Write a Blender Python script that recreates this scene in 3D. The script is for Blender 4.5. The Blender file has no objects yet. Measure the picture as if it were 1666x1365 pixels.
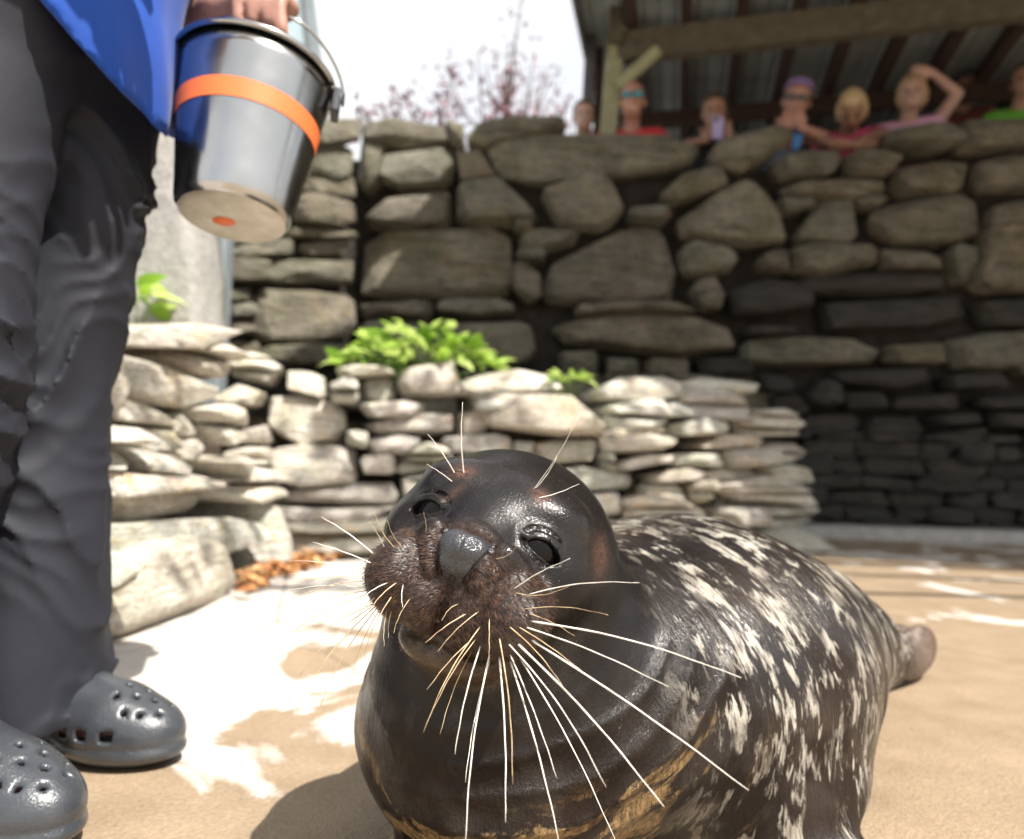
import bpy, bmesh, math, random
import numpy as np
from mathutils import Vector, Matrix, noise as mnoise
from mathutils.bvhtree import BVHTree

# ------------------------------------------------------------------ camera, sky, sun, exposure
SC = bpy.context.scene
COL = SC.collection
FPX, CX, CY, HZ = 1200.0, 833.0, 682.5, 752.0       # focal length in photo pixels, centre, horizon row
PITCH = math.atan((HZ - CY) / FPX)
ROLL = math.radians(1.6)
CAM = Vector((0, 0, 0.40))
_f = Vector((0, math.cos(PITCH), math.sin(PITCH)))
_r0 = Vector((1, 0, 0)); _u0 = _r0.cross(_f)
_r = _r0 * math.cos(ROLL) + _u0 * math.sin(ROLL)
_u = _u0 * math.cos(ROLL) - _r0 * math.sin(ROLL)
cam_d = bpy.data.cameras.new('camera')
cam = bpy.data.objects.new('camera', cam_d); COL.objects.link(cam)
cam.matrix_world = Matrix(((_r.x, _u.x, -_f.x, CAM.x), (_r.y, _u.y, -_f.y, CAM.y), (_r.z, _u.z, -_f.z, CAM.z), (0, 0, 0, 1)))
cam_d.sensor_fit = 'HORIZONTAL'; cam_d.sensor_width = 36.0
cam_d.lens = 36.0 * FPX / 1666.0
cam_d.clip_start = 0.02; cam_d.clip_end = 3000
cam_d.dof.use_dof = True; cam_d.dof.focus_distance = 0.585; cam_d.dof.aperture_fstop = 4.0
SC.camera = cam

def ray(px, py):
    return (_f + _r * ((px - CX) / FPX) + _u * ((CY - py) / FPX))
def at(px, py, Y):
    d = ray(px, py); return CAM + d * (Y / d.y)
def gnd(px, py, z=0.0):
    d = ray(px, py); return CAM + d * ((z - CAM.z) / d.z)
def proj(p):
    v = Vector(p) - CAM; w = v.dot(_f)
    return (CX + FPX * v.dot(_r) / w, CY - FPX * v.dot(_u) / w)

SUN = Vector((0.38, -0.36, 0.85)).normalized()       # towards the sun
W = bpy.data.worlds.new('World'); SC.world = W; W.use_nodes = True
wn = W.node_tree; bgn = wn.nodes['Background']
sky = wn.nodes.new('ShaderNodeTexSky'); sky.sky_type = 'NISHITA'; sky.sun_disc = False
sky.sun_elevation = math.asin(SUN.z); sky.sun_rotation = math.atan2(SUN.x, SUN.y)
sky.air_density = 1.0; sky.dust_density = 4.0; sky.ozone_density = 1.0
# bright summer haze over the whole dome
wm = wn.nodes.new('ShaderNodeMix'); wm.data_type = 'RGBA'; wm.inputs[0].default_value = 0.72
wtc = wn.nodes.new('ShaderNodeTexCoord'); wno = wn.nodes.new('ShaderNodeTexNoise'); wno.inputs['Scale'].default_value = 2.2; wno.inputs['Detail'].default_value = 5
wn.links.new(wtc.outputs['Generated'], wno.inputs['Vector'])
wr = wn.nodes.new('ShaderNodeMapRange'); wr.inputs[1].default_value = 0.3; wr.inputs[2].default_value = 0.6; wr.inputs[3].default_value = 0.45; wr.inputs[4].default_value = 0.95
wn.links.new(wno.outputs['Fac'], wr.inputs[0]); wn.links.new(wr.outputs[0], wm.inputs[0])
wn.links.new(sky.outputs[0], wm.inputs[6]); wm.inputs[7].default_value = (6.0, 6.05, 6.1, 1)
wn.links.new(wm.outputs[2], bgn.inputs[0]); bgn.inputs[1].default_value = 0.098
sl = bpy.data.lights.new('sun', 'SUN'); sl.energy = 5.0; sl.angle = math.radians(0.53); sl.color = (1.0, 0.95, 0.88)
so = bpy.data.objects.new('sun', sl); COL.objects.link(so)
so.rotation_euler = SUN.to_track_quat('Z', 'Y').to_euler()
SC.view_settings.view_transform = 'Standard'; SC.view_settings.look = 'None'
SC.view_settings.exposure = 1.05; SC.view_settings.gamma = 1.0; SC.view_settings.use_curve_mapping = False
SC.cycles.use_denoising = True
SC.cycles.max_bounces = 8; SC.cycles.sample_clamp_indirect = 6.0

R = random.Random(7)
# ------------------------------------------------------------------ object helpers
def obj(name, me, mat=None, parent=None, loc=None):
    o = bpy.data.objects.new(name, me); COL.objects.link(o)
    if mat is not None and me is not None:
        me.materials.clear(); me.materials.append(mat)
    if parent is not None: o.parent = parent
    if loc is not None: o.location = loc
    return o
def empty(name, loc=(0, 0, 0)):
    o = bpy.data.objects.new(name, None); COL.objects.link(o); o.location = loc
    o.empty_display_size = 0.05
    return o
def tag(o, label=None, cat=None, group=None, kind=None):
    if label: o['label'] = label
    if cat: o['category'] = cat
    if group: o['group'] = group
    if kind: o['kind'] = kind
    return o
def mesh(name, V, F, smooth=True):
    me = bpy.data.meshes.new(name)
    if isinstance(V, np.ndarray): V = V.tolist()
    if isinstance(F, np.ndarray): F = F.tolist()
    me.from_pydata(V, [], F); me.update()
    if smooth: me.polygons.foreach_set('use_smooth', [True] * len(me.polygons))
    return me
def offs(V, c):
    return np.asarray(V) - np.asarray(c)
def tube(pts, rad, n=8, cap=True):
    """tapered tube through pts (rad: number or list)"""
    pts = [Vector(p) for p in pts]; m = len(pts)
    if not hasattr(rad, '__len__'): rad = [rad] * m
    V, F = [], []
    t0 = (pts[1] - pts[0]).normalized()
    a = t0.orthogonal().normalized()
    for i, p in enumerate(pts):
        t = (pts[min(i + 1, m - 1)] - pts[max(i - 1, 0)]).normalized()
        a = (a - t * a.dot(t)).normalized(); b = t.cross(a)
        for k in range(n):
            an = 2 * math.pi * k / n
            V.append(p + (a * math.cos(an) + b * math.sin(an)) * rad[i])
    for i in range(m - 1):
        for k in range(n):
            k2 = (k + 1) % n
            F.append((i * n + k, i * n + k2, (i + 1) * n + k2, (i + 1) * n + k))
    if cap:
        F.append(tuple(range(n))[::-1]); F.append(tuple((m - 1) * n + k for k in range(n)))
    return [tuple(v) for v in V], F
def box(cx, cy, cz, sx, sy, sz, Rm=None, bev=0.0):
    bm = bmesh.new(); bmesh.ops.create_cube(bm, size=1)
    for v in bm.verts: v.co = Vector((v.co.x * sx, v.co.y * sy, v.co.z * sz))
    if bev: bmesh.ops.bevel(bm, geom=bm.edges[:], offset=bev, segments=2, affect='EDGES', profile=0.5)
    for v in bm.verts:
        if Rm is not None: v.co = Rm @ v.co
        v.co += Vector((cx, cy, cz))
    me = bpy.data.meshes.new('box'); bm.to_mesh(me); bm.free(); return me
def bar(a, b, w, h, up=Vector((0, 0, 1)), bev=0.004):
    a = Vector(a); b = Vector(b); t = (b - a); L = t.length; t.normalize()
    s = t.cross(up).normalized(); u = s.cross(t)
    M = Matrix((t, s, u)).transposed()
    c = (a + b) / 2
    return box(c.x, c.y, c.z, L, w, h, M, bev)

# ------------------------------------------------------------------ materials
MATS = {}
class NT:
    def __init__(self, name):
        self.m = bpy.data.materials.new(name); self.m.use_nodes = True
        self.t = self.m.node_tree; self.b = self.t.nodes['Principled BSDF']; MATS[name] = self.m
        self._tc = None
    def n(self, typ, **kw):
        x = self.t.nodes.new('ShaderNode' + typ)
        for k, v in kw.items(): setattr(x, k, v)
        return x
    def l(self, a, b): self.t.links.new(a, b)
    def put(self, sock, v):
        if hasattr(v, 'is_output') or isinstance(v, bpy.types.NodeSocket): self.l(v, sock)
        else:
            if isinstance(v, (tuple, list)) and len(v) == 3 and sock.type == 'RGBA': v = (*v, 1)
            sock.default_value = v
    def coord(self, out='Object', scale=None, loc=None, rot=None):
        if self._tc is None: self._tc = self.n('TexCoord')
        c = self._tc.outputs[out]
        if scale is None and loc is None and rot is None: return c
        mp = self.n('Mapping'); self.l(c, mp.inputs[0])
        if scale is not None: mp.inputs['Scale'].default_value = scale if hasattr(scale, '__len__') else (scale,) * 3
        if loc is not None: self.put(mp.inputs['Location'], loc)
        if rot is not None: mp.inputs['Rotation'].default_value = rot
        return mp.outputs[0]
    def noise(self, vec, scale=5, detail=4, rough=0.55, dist=0.0):
        x = self.n('TexNoise'); self.l(vec, x.inputs['Vector'])
        x.inputs['Scale'].default_value = scale; x.inputs['Detail'].default_value = detail
        x.inputs['Roughness'].default_value = rough; x.inputs['Distortion'].default_value = dist
        return x.outputs['Fac']
    def vor(self, vec, scale=5, feature='F1', rnd=1.0, out='Distance'):
        x = self.n('TexVoronoi', feature=feature); self.l(vec, x.inputs['Vector'])
        x.inputs['Scale'].default_value = scale; x.inputs['Randomness'].default_value = rnd
        return x.outputs[out]
    def ramp(self, fac, stops):
        x = self.n('ValToRGB'); self.l(fac, x.inputs[0])
        e = x.color_ramp.elements
        while len(e) < len(stops): e.new(0.5)
        for i, (p, c) in enumerate(stops):
            e[i].position = p
            if not hasattr(c, '__len__'): c = (c, c, c)
            e[i].color = (*c, 1)
        return x.outputs[0]
    def rng(self, fac, a, b, c=0.0, d=1.0, smooth=False):
        x = self.n('MapRange'); self.l(fac, x.inputs[0])
        if smooth: x.interpolation_type = 'SMOOTHSTEP'
        for i, v in enumerate((a, b, c, d)): x.inputs[i + 1].default_value = v
        return x.outputs[0]
    def mix(self, fac, a, b, blend='MIX'):
        x = self.n('Mix', data_type='RGBA', blend_type=blend)
        self.put(x.inputs[0], fac); self.put(x.inputs[6], a); self.put(x.inputs[7], b)
        return x.outputs[2]
    def math(self, op, a, b=0.0):
        x = self.n('Math', operation=op); self.put(x.inputs[0], a); self.put(x.inputs[1], b)
        return x.outputs[0]
    def attr(self, name, out='Fac'):
        x = self.n('Attribute', attribute_name=name); return x.outputs[out]
    def sep(self, col):
        x = self.n('SeparateColor'); self.l(col, x.inputs[0]); return x.outputs
    def rand(self):
        return self.n('ObjectInfo').outputs['Random']
    def bump(self, h, strength=0.5, dist=0.01, normal=None):
        x = self.n('Bump'); self.l(h, x.inputs['Height'])
        x.inputs['Strength'].default_value = strength; x.inputs['Distance'].default_value = dist
        if normal is not None: self.l(normal, x.inputs['Normal'])
        return x.outputs[0]
    def done(self, color=None, rough=None, normal=None, **kw):
        if color is not None: self.put(self.b.inputs['Base Color'], color)
        if rough is not None: self.put(self.b.inputs['Roughness'], rough)
        if normal is not None: self.l(normal, self.b.inputs['Normal'])
        for k, v in kw.items(): self.put(self.b.inputs[k.replace('_', ' ')], v)
        return self.m

def mat_plain(name, col, rough=0.6, var=0.15, scale=30, bump=0.15, bdist=0.002, **kw):
    N = NT(name); c = N.coord('Object')
    f = N.noise(c, scale, 5)
    dark = tuple(x * (1 - var) for x in col); lite = tuple(min(1, x * (1 + var)) for x in col)
    cc = N.ramp(f, [(0.3, dark), (0.7, lite)])
    nb = N.bump(N.noise(c, scale * 3, 4), bump, bdist)
    return N.done(cc, rough, nb, **kw)

def mat_rock(name, cols, moss, rough=0.85, sc=1.0, lowdark=0.55):
    N = NT(name)
    rnd = N.rand()
    off = N.n('CombineXYZ'); N.l(N.math('MULTIPLY', rnd, 37.0), off.inputs[0]); N.l(N.math('MULTIPLY', rnd, 91.0), off.inputs[1])
    N.l(N.math('MULTIPLY', rnd, 53.0), off.inputs[2])
    c = N.coord('Object', loc=off.outputs[0])
    st = N.coord('Object', scale=(1, 1, 5.5), loc=off.outputs[0])
    base = N.ramp(N.noise(c, 6 * sc, 8, 0.62), [(0.28, cols[0]), (0.5, cols[1]), (0.72, cols[2])])
    lay = N.noise(st, 9 * sc, 7, 0.65)
    base = N.mix(N.rng(lay, 0.42, 0.62), base, N.mix(0.5, base, cols[3]))
    tint = N.ramp(rnd, [(0.0, (0.82, 0.8, 0.78)), (0.35, (1.05, 0.98, 0.86)), (0.65, (0.95, 1.0, 0.95)), (1.0, (1.12, 1.08, 1.0))])
    base = N.mix(1.0, base, tint, 'MULTIPLY')
    mo = N.math('MULTIPLY', N.rng(N.noise(c, 4 * sc, 5), 0.5, 0.66), moss[3])
    base = N.mix(mo, base, moss[:3])
    och = N.math('MULTIPLY', N.rng(N.noise(c, 7 * sc, 6, 0.7, 0.5), 0.56, 0.68), 0.55)
    base = N.mix(och, base, N.mix(1.0, base, (1.25, 0.95, 0.55), 'MULTIPLY'))
    lich = N.math('MULTIPLY', N.rng(N.noise(c, 17 * sc, 6, 0.7), 0.60, 0.66), 0.5)
    base = N.mix(lich, base, cols[2])
    dk = N.rng(N.noise(st, 5 * sc, 6, 0.7, 0.4), 0.36, 0.5, lowdark, 1.0)
    base = N.mix(1.0, base, dk, 'MULTIPLY')
    spk = N.rng(N.noise(c, 60 * sc, 3), 0.35, 0.65, 0.78, 1.16)
    base = N.mix(1.0, base, spk, 'MULTIPLY')
    crk = N.rng(N.vor(st, 5 * sc, 'DISTANCE_TO_EDGE'), 0.0, 0.05, 0.0, 1.0)
    h = N.math('ADD', N.math('MULTIPLY', lay, 1.3), N.math('MULTIPLY', N.noise(c, 24 * sc, 9, 0.68), 1.0))
    h = N.math('ADD', h, N.math('MULTIPLY', crk, 0.35))
    nb = N.bump(h, 1.0, 0.03 / sc)
    return N.done(base, rough, nb)

M_rock_back = mat_rock('stone_wall_rock', [(0.105, 0.092, 0.066), (0.19, 0.172, 0.132), (0.31, 0.285, 0.23), (0.26, 0.245, 0.21)], (0.12, 0.125, 0.055, 0.45), sc=0.8)
M_rock_ter = mat_rock('terrace_rock', [(0.52, 0.465, 0.40), (0.74, 0.705, 0.655), (0.82, 0.79, 0.745), (0.60, 0.54, 0.47)], (0.46, 0.47, 0.30, 0.45), sc=1.3, lowdark=0.72)
M_rock_shade = mat_rock('roof_shade_rock', [(0.022, 0.020, 0.018), (0.045, 0.041, 0.036), (0.085, 0.078, 0.068), (0.06, 0.055, 0.05)], (0.03, 0.035, 0.018, 0.4), rough=0.6, sc=0.8)  # dark colour holds the shade under the shed roof, lower right of the wall
M_earth = mat_plain('dark_earth', (0.022, 0.018, 0.013), 0.95, 0.5, 12, 0.8, 0.02)
M_soil = mat_plain('planter_soil', (0.07, 0.05, 0.033), 0.95, 0.5, 25, 0.8, 0.02)

# ------------------------------------------------------------------ signed distance helpers (numpy)
def ell(p, c, r, B=None):
    q = p - np.asarray(c, dtype=np.float32)
    if B is not None: q = q @ np.asarray(B, dtype=np.float32).T
    r = np.asarray(r, dtype=np.float32)
    k0 = np.sqrt(((q / r) ** 2).sum(1)); k1 = np.sqrt(((q / (r * r)) ** 2).sum(1)) + 1e-9
    return k0 * (k0 - 1.0) / k1
def cone(p, a, b, ra, rb):
    a = np.asarray(a, dtype=np.float32); b = np.asarray(b, dtype=np.float32)
    ab = b - a; L2 = float((ab * ab).sum()) + 1e-12
    t = np.clip(((p - a) @ ab) / L2, 0, 1)
    q = p - a - t[:, None] * ab
    return np.sqrt((q * q).sum(1)) - (ra + (rb - ra) * t)
def rbox(p, c, h, r, B=None):
    q = p - np.asarray(c, dtype=np.float32)
    if B is not None: q = q @ np.asarray(B, dtype=np.float32).T
    q = np.abs(q) - (np.asarray(h, dtype=np.float32) - r)
    return np.sqrt((np.maximum(q, 0) ** 2).sum(1)) + np.minimum(q.max(1), 0) - r
def smin(a, b, k):
    h = np.clip(0.5 + 0.5 * (b - a) / k, 0, 1)
    return b + (a - b) * h - k * h * (1 - h)
def smax(a, b, k): return -smin(-a, -b, k)
def chain(p, pts, rs, k=0.0):
    d = None
    for i in range(len(pts) - 1):
        e = cone(p, pts[i], pts[i + 1], rs[i], rs[i + 1])
        d = e if d is None else (np.minimum(d, e) if k == 0 else smin(d, e, k))
    return d
def polygonise(sdf, lo, hi, res):
    lo = np.asarray(lo, float); hi = np.asarray(hi, float)
    n = np.maximum(3, np.ceil((hi - lo) / res).astype(int) + 1)
    ax = [(lo[i] + np.arange(n[i]) * res).astype(np.float32) for i in range(3)]
    vals = np.empty(n, np.float32)
    step = max(1, int(400000 // (n[1] * n[2])))
    for i in range(0, n[0], step):
        X, Y, Z = np.meshgrid(ax[0][i:i + step], ax[1], ax[2], indexing='ij')
        P = np.stack([X.ravel(), Y.ravel(), Z.ravel()], 1)
        vals[i:i + step] = sdf(P).reshape(X.shape)
    ins = vals < 0
    acc = np.zeros((n[0] - 1, n[1] - 1, n[2] - 1, 3), np.float32); cnt = np.zeros((n[0] - 1, n[1] - 1, n[2] - 1), np.float32)
    m = n - 1
    def sub(A, o): return A[o[0]:o[0] + m[0], o[1]:o[1] + m[1], o[2]:o[2] + m[2]]
    for axis in range(3):
        o1, o2 = [i for i in range(3) if i != axis]
        for da in (0, 1):
            for db in (0, 1):
                c0 = [0, 0, 0]; c0[o1] = da; c0[o2] = db
                c1 = list(c0); c1[axis] = 1
                v0 = sub(vals, c0); v1 = sub(vals, c1)
                cr = (v0 < 0) != (v1 < 0)
                t = np.where(cr, v0 / np.where(cr, v0 - v1, 1), 0)
                for q in range(3):
                    acc[..., q] += np.where(cr, c0[q] + (t if q == axis else 0), 0)
                cnt += cr
    act = cnt > 0
    idx = -np.ones(act.shape, np.int64); idx[act] = np.arange(act.sum())
    ijk = np.argwhere(act)
    V = (ijk + acc[act] / cnt[act][:, None]) * res + lo
    Fs = []
    for axis in range(3):
        o1, o2 = (axis + 1) % 3, (axis + 2) % 3
        s0 = [slice(None)] * 3; s1 = [slice(None)] * 3
        s0[axis] = slice(0, -1); s1[axis] = slice(1, None)
        a, b = ins[tuple(s0)], ins[tuple(s1)]
        cr = np.argwhere(a != b)
        ok = (cr[:, o1] > 0) & (cr[:, o2] > 0) & (cr[:, o1] < n[o1] - 1) & (cr[:, o2] < n[o2] - 1)
        cr = cr[ok]
        fl = a[tuple(cr.T)]
        def cell(d1, d2):
            c = cr.copy(); c[:, o1] += d1; c[:, o2] += d2
            return idx[tuple(c.T)]
        q = np.stack([cell(-1, -1), cell(0, -1), cell(0, 0), cell(-1, 0)], 1)
        q[~fl] = q[~fl][:, ::-1]
        q = q[(q >= 0).all(1)]
        Fs.append(q)
    return V.astype(np.float64), np.concatenate(Fs)
def relax(V, F, it=2, lam=0.5):
    V = np.array(V, float); F = np.asarray(F)
    for _ in range(it):
        A = np.zeros_like(V); C_ = np.zeros(len(V))
        for i in range(4):
            for d_ in (1, 3):
                np.add.at(A, F[:, i], V[F[:, (i + d_) % 4]]); np.add.at(C_, F[:, i], 1)
        V = V + lam * (A / np.maximum(C_, 1)[:, None] - V)
    return V
def project(sdf, V, it=3, e=0.0006):
    V = V.astype(np.float32)
    for _ in range(it):
        d = sdf(V); g = np.empty_like(V)
        for i in range(3):
            o = np.zeros(3, np.float32); o[i] = e
            g[:, i] = (sdf(V + o) - sdf(V - o)) / (2 * e)
        g2 = (g * g).sum(1) + 1e-6
        stp = np.clip(d / g2, -0.01, 0.01)
        V = V - g * stp[:, None]
    return V.astype(np.float64)
# ------------------------------------------------------------------ ground
def ground_material():
    N = NT('wet_and_dry_concrete'); c = N.coord('Object')
    sx = N.n('SeparateXYZ'); N.l(c, sx.inputs[0])
    big = N.noise(N.coord('Object', scale=(1.0, 0.75, 1)), 3.6, 5, 0.55, 0.6)
    side = N.rng(sx.outputs[0], -0.75, 0.75, 0.20, -0.13)
    far = N.rng(sx.outputs[1], 0.75, 2.1, -0.16, 0.06)
    far2 = N.rng(sx.outputs[1], 2.2, 3.6, 0.0, 0.09)
    m = N.math('ADD', N.math('ADD', N.math('ADD', big, side), far), far2)
    dry = N.rng(m, 0.52, 0.57, smooth=True)
    fine = N.noise(c, 45, 6, 0.65); mid = N.noise(c, 9, 5, 0.6)
    wetc = N.ramp(mid, [(0.3, (0.225, 0.165, 0.105)), (0.7, (0.30, 0.225, 0.15))])
    dryc = N.ramp(mid, [(0.3, (0.42, 0.385, 0.345)), (0.7, (0.52, 0.485, 0.44))])
    col = N.mix(dry, wetc, dryc)
    spk = N.rng(N.noise(c, 160, 3, 0.6), 0.35, 0.7, 0.86, 1.14)
    col = N.mix(1.0, col, spk, 'MULTIPLY')
    agg = N.rng(N.vor(c, 75), 0.05, 0.16, 1.0, 0.0)
    col = N.mix(N.math('MULTIPLY', agg, 0.10), col, (0.55, 0.5, 0.42))
    rough = N.rng(dry, 0, 1, 0.5, 0.93)
    h = N.math('ADD', N.math('MULTIPLY', fine, 0.6), N.math('MULTIPLY', N.noise(c, 160, 3), 0.6))
    crack = N.rng(N.vor(N.coord('Object', scale=(1, 1, 1)), 0.9, 'DISTANCE_TO_EDGE'), 0.0, 0.006, 0.0, 1.0)
    col = N.mix(N.math('MULTIPLY', N.math('SUBTRACT', 1.0, crack), 0.55), col, (0.08, 0.06, 0.045))
    stain = N.rng(N.noise(c, 6, 7, 0.7, 0.5), 0.55, 0.75, 0.0, 0.35)
    col = N.mix(stain, col, (0.17, 0.125, 0.085))
    grit = N.rng(N.vor(c, 190), 0.0, 0.35, 1.0, 0.0)
    h = N.math('ADD', h, N.math('MULTIPLY', grit, 0.5))
    return N.done(col, rough, N.bump(h, 0.6, 0.004))
M_ground = ground_material()
def sheet(name, x0, y0, x1, y1, z, mat):
    o = obj(name, mesh(name, [(x0, y0, z), (x1, y0, z), (x1, y1, z), (x0, y1, z)], [(0, 1, 2, 3)], False), mat)
    return tag(o, kind='structure')
sheet('ground', -400, -300, 400, 900, 0.0, M_ground)
WALLY = 4.7
M_deck = mat_plain('deck_gravel', (0.30, 0.27, 0.23), 0.95, 0.3, 20, 0.6, 0.01)
dk = obj('upper_ground', box(0, WALLY + 0.42 + 30, 0.58, 120, 60, 1.24), M_deck); tag(dk, kind='structure')

# ------------------------------------------------------------------ stones
def chaikin(P, r=0.22):
    Q = []
    for i in range(len(P)):
        a = P[i]; b = P[(i + 1) % len(P)]
        Q.append(a * (1 - r) + b * r); Q.append(a * r + b * (1 - r))
    return Q
def resample(P, n):
    P = np.array(P); D = np.roll(P, -1, 0) - P; L = np.sqrt((D ** 2).sum(1)); S = np.concatenate([[0], np.cumsum(L)])
    out = []
    for k in range(n):
        s = S[-1] * k / n; i = int(np.searchsorted(S, s, side='right') - 1); i = min(i, len(P) - 1)
        out.append(P[i] + D[i] * ((s - S[i]) / max(L[i], 1e-9)))
    return np.array(out)
def blob_mesh(poly, depth, bulge, seed, n=26, rough=1.0, layered=0.0):
    """poly: 2D outline (u along the wall, v up); returns local verts (u, n outward, v), faces"""
    rg = random.Random(seed)
    P = [np.array(p, float) for p in poly]
    area = 0.5 * sum(P[i][0] * P[(i + 1) % len(P)][1] - P[(i + 1) % len(P)][0] * P[i][1] for i in range(len(P)))
    if area < 0: P = P[::-1]
    P = chaikin(P, 0.11); Q = resample(P, n); c = Q.mean(0)
    size = math.sqrt(abs(area)); Q = Q - c
    hu = max(abs(Q[:, 0]).max(), 0.02); hv = max(abs(Q[:, 1]).max(), 0.02)
    off = Vector((rg.uniform(0, 90), rg.uniform(0, 90), rg.uniform(0, 90)))
    # broken faces: the front is the lower envelope of a few tilted planes
    pls = [(bulge * 0.75, rg.uniform(-.10, .10) / hu * bulge * 4, rg.uniform(-.12, .02) / hv * bulge * 4)]
    for k in range(rg.randint(3, 5)):
        a = rg.uniform(0, 6.283); st = rg.uniform(0.7, 2.2) * bulge
        pls.append((bulge * rg.uniform(0.95, 1.7), -st * math.cos(a) / hu, -st * math.sin(a) / hv))
    pls.append((bulge * rg.uniform(0.9, 1.3), 0.0, -bulge * rg.uniform(1.0, 2.2) / hv))
    def front(u, v): return min(b + u * gx + v * gy for b, gx, gy in pls)
    prof = [(0.75, -depth, 0), (0.97, -depth * 0.55, 0), (1.0, -bulge * 1.1, 0), (0.985, -bulge * 0.45, 0.35), (0.94, 0, 0.85), (0.84, 0, 1), (0.68, 0, 1), (0.48, 0, 1), (0.24, 0, 1)]
    V = []; F = []
    f1 = 1.5 / max(size, 0.05)
    def disp(u, d, v, w_):
        q = Vector((u, d, v))
        w = mnoise.noise_vector(q * f1 + off) * size * 0.06 * rough + mnoise.noise_vector(q * f1 * 3.1 + off) * size * 0.035 * rough
        if layered:
            w.y += layered * w_ * (abs(mnoise.noise(Vector((u * 1.5, 0, v * 30)) + off)) * 2 - 0.45) * 0.035
        return w
    for s, d, wf in prof:
        for k in range(n):
            u, v = Q[k] * s
            fd = max(front(u, v), -bulge * 1.2)
            dd = fd * wf + d
            w = disp(u, dd, v, wf)
            V.append((u + w.x, dd + w.y, v + w.z))
    for j in range(len(prof) - 1):
        for k in range(n):
            k2 = (k + 1) % n
            F.append((j * n + k, (j + 1) * n + k, (j + 1) * n + k2, j * n + k2))
    V.append((0, -depth, 0)); V.append((0, front(0, 0), 0)); b, f = len(V) - 2, len(V) - 1
    m = (len(prof) - 1) * n
    for k in range(n):
        k2 = (k + 1) % n
        F.append((b, k, k2)); F.append((f, m + k2, m + k))
    return V, F, c
def hull(points, bev, seg):
    bm = bmesh.new(); vs = [bm.verts.new(p) for p in points]
    r_ = bmesh.ops.convex_hull(bm, input=vs)
    junk = [g for g in set(r_['geom_interior']) | set(r_['geom_unused']) if isinstance(g, bmesh.types.BMVert) and g.is_valid]
    bmesh.ops.delete(bm, geom=junk, context='VERTS')
    bmesh.ops.dissolve_limit(bm, angle_limit=math.radians(9), verts=bm.verts[:], edges=bm.edges[:])
    if bev > 0:
        bmesh.ops.bevel(bm, geom=[e for e in bm.edges if len(e.link_faces) == 2 and e.calc_face_angle(0) > 0.2], offset=bev, segments=seg, affect='EDGES', profile=0.6, clamp_overlap=True)
    bmesh.ops.triangulate(bm, faces=[f for f in bm.faces if len(f.verts) > 4])
    bm.verts.index_update()
    V = [tuple(v.co) for v in bm.verts]; F = [tuple(v.index for v in f.verts) for f in bm.faces]; bm.free()
    return V, F
def span(P, v):
    """leftmost and rightmost u of polygon P at height v"""
    us = []
    for i in range(len(P)):
        a, b = P[i], P[(i + 1) % len(P)]
        if (a[1] - v) * (b[1] - v) <= 0 and a[1] != b[1]: us.append(a[0] + (b[0] - a[0]) * (v - a[1]) / (b[1] - a[1]))
    return (min(us), max(us)) if us else None
def stone_mesh(poly, depth, bulge, seed, n=0, rough=1.0, layered=0.0):
    """angular broken stone from a 2D outline; layered stones are a few ledges thick"""
    rg = random.Random(seed); j = lambda s: rg.uniform(-s, s)
    P = [np.array(p, float) for p in poly]; c = np.mean(P, 0); P = [p - c for p in P]
    v0 = min(p[1] for p in P); v1 = max(p[1] for p in P); hgt = v1 - v0; wid = max(p[0] for p in P) - min(p[0] for p in P)
    size = math.sqrt(max(hgt * wid, 1e-4)); V, F = [], []
    nb = 1 if rg.random() > layered else max(1, min(3, int(hgt / rg.uniform(0.035, 0.07))))
    cuts = [v0] + sorted(v0 + hgt * ((k + 0.5 + j(0.25)) / nb - 0.5 / nb) for k in range(1, nb)) + [v1]
    for b in range(nb):
        a0, a1 = cuts[b], cuts[b + 1]; O = []
        if nb == 1:
            O = [(p[0] + j(0.045 * size), p[1] + j(0.045 * size)) for p in chaikin(P, 0.13)]
        else:
            for fr in (0.06, 0.5, 0.94):
                s = span(P, a0 + (a1 - a0) * min(max(fr, 0.02 if b else 0.1), 0.98 if b < nb - 1 else 0.9))
                if s: O += [(s[0] + j(0.03 * wid), a0 + (a1 - a0) * fr * 1.08), (s[1] + j(0.03 * wid), a0 + (a1 - a0) * fr * 1.08), ((s[0] + s[1]) / 2 + j(0.2 * wid), a0 + (a1 - a0) * fr + j(0.15) * (a1 - a0))]
        if len(O) < 3: continue
        pr = j(0.6) * bulge if nb > 1 else 0.0
        tu, tv = j(0.5) * bulge / max(wid, 0.05), rg.uniform(0.0, 0.9) * bulge / max(a1 - a0, 0.03)
        cu = sum(o[0] for o in O) / len(O); cv = sum(o[1] for o in O) / len(O)
        pts = []
        for u, v in O:
            lean = (u - cu) * tu - (v - cv) * tv
            pts.append((cu + (u - cu) * 0.86, -depth, cv + (v - cv) * 0.8))
            pts.append((u, -bulge * rg.uniform(0.3, 0.9), v))
            s = rg.uniform(0.72, 0.97); pts.append((cu + (u - cu) * s, pr + bulge * rg.uniform(0.05, 0.65) * rough ** 0.5 + lean, cv + (v - cv) * s))
        for k in range(4):
            s = rg.uniform(0.1, 0.65); a = rg.uniform(0, 6.28); u, v = cu + s * wid * 0.45 * math.cos(a), cv + s * (a1 - a0) * 0.45 * math.sin(a)
            pts.append((u, pr + bulge * rg.uniform(0.6, 1.0) + (u - cu) * tu - (v - cv) * tv, v))
        vb, fb = hull(pts, min(0.008, 0.03 * size) if nb == 1 else min(0.004, 0.04 * size), 1)
        k = len(V); V += vb; F += [tuple(k + i for i in f) for f in fb]
    return V, F, c
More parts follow.
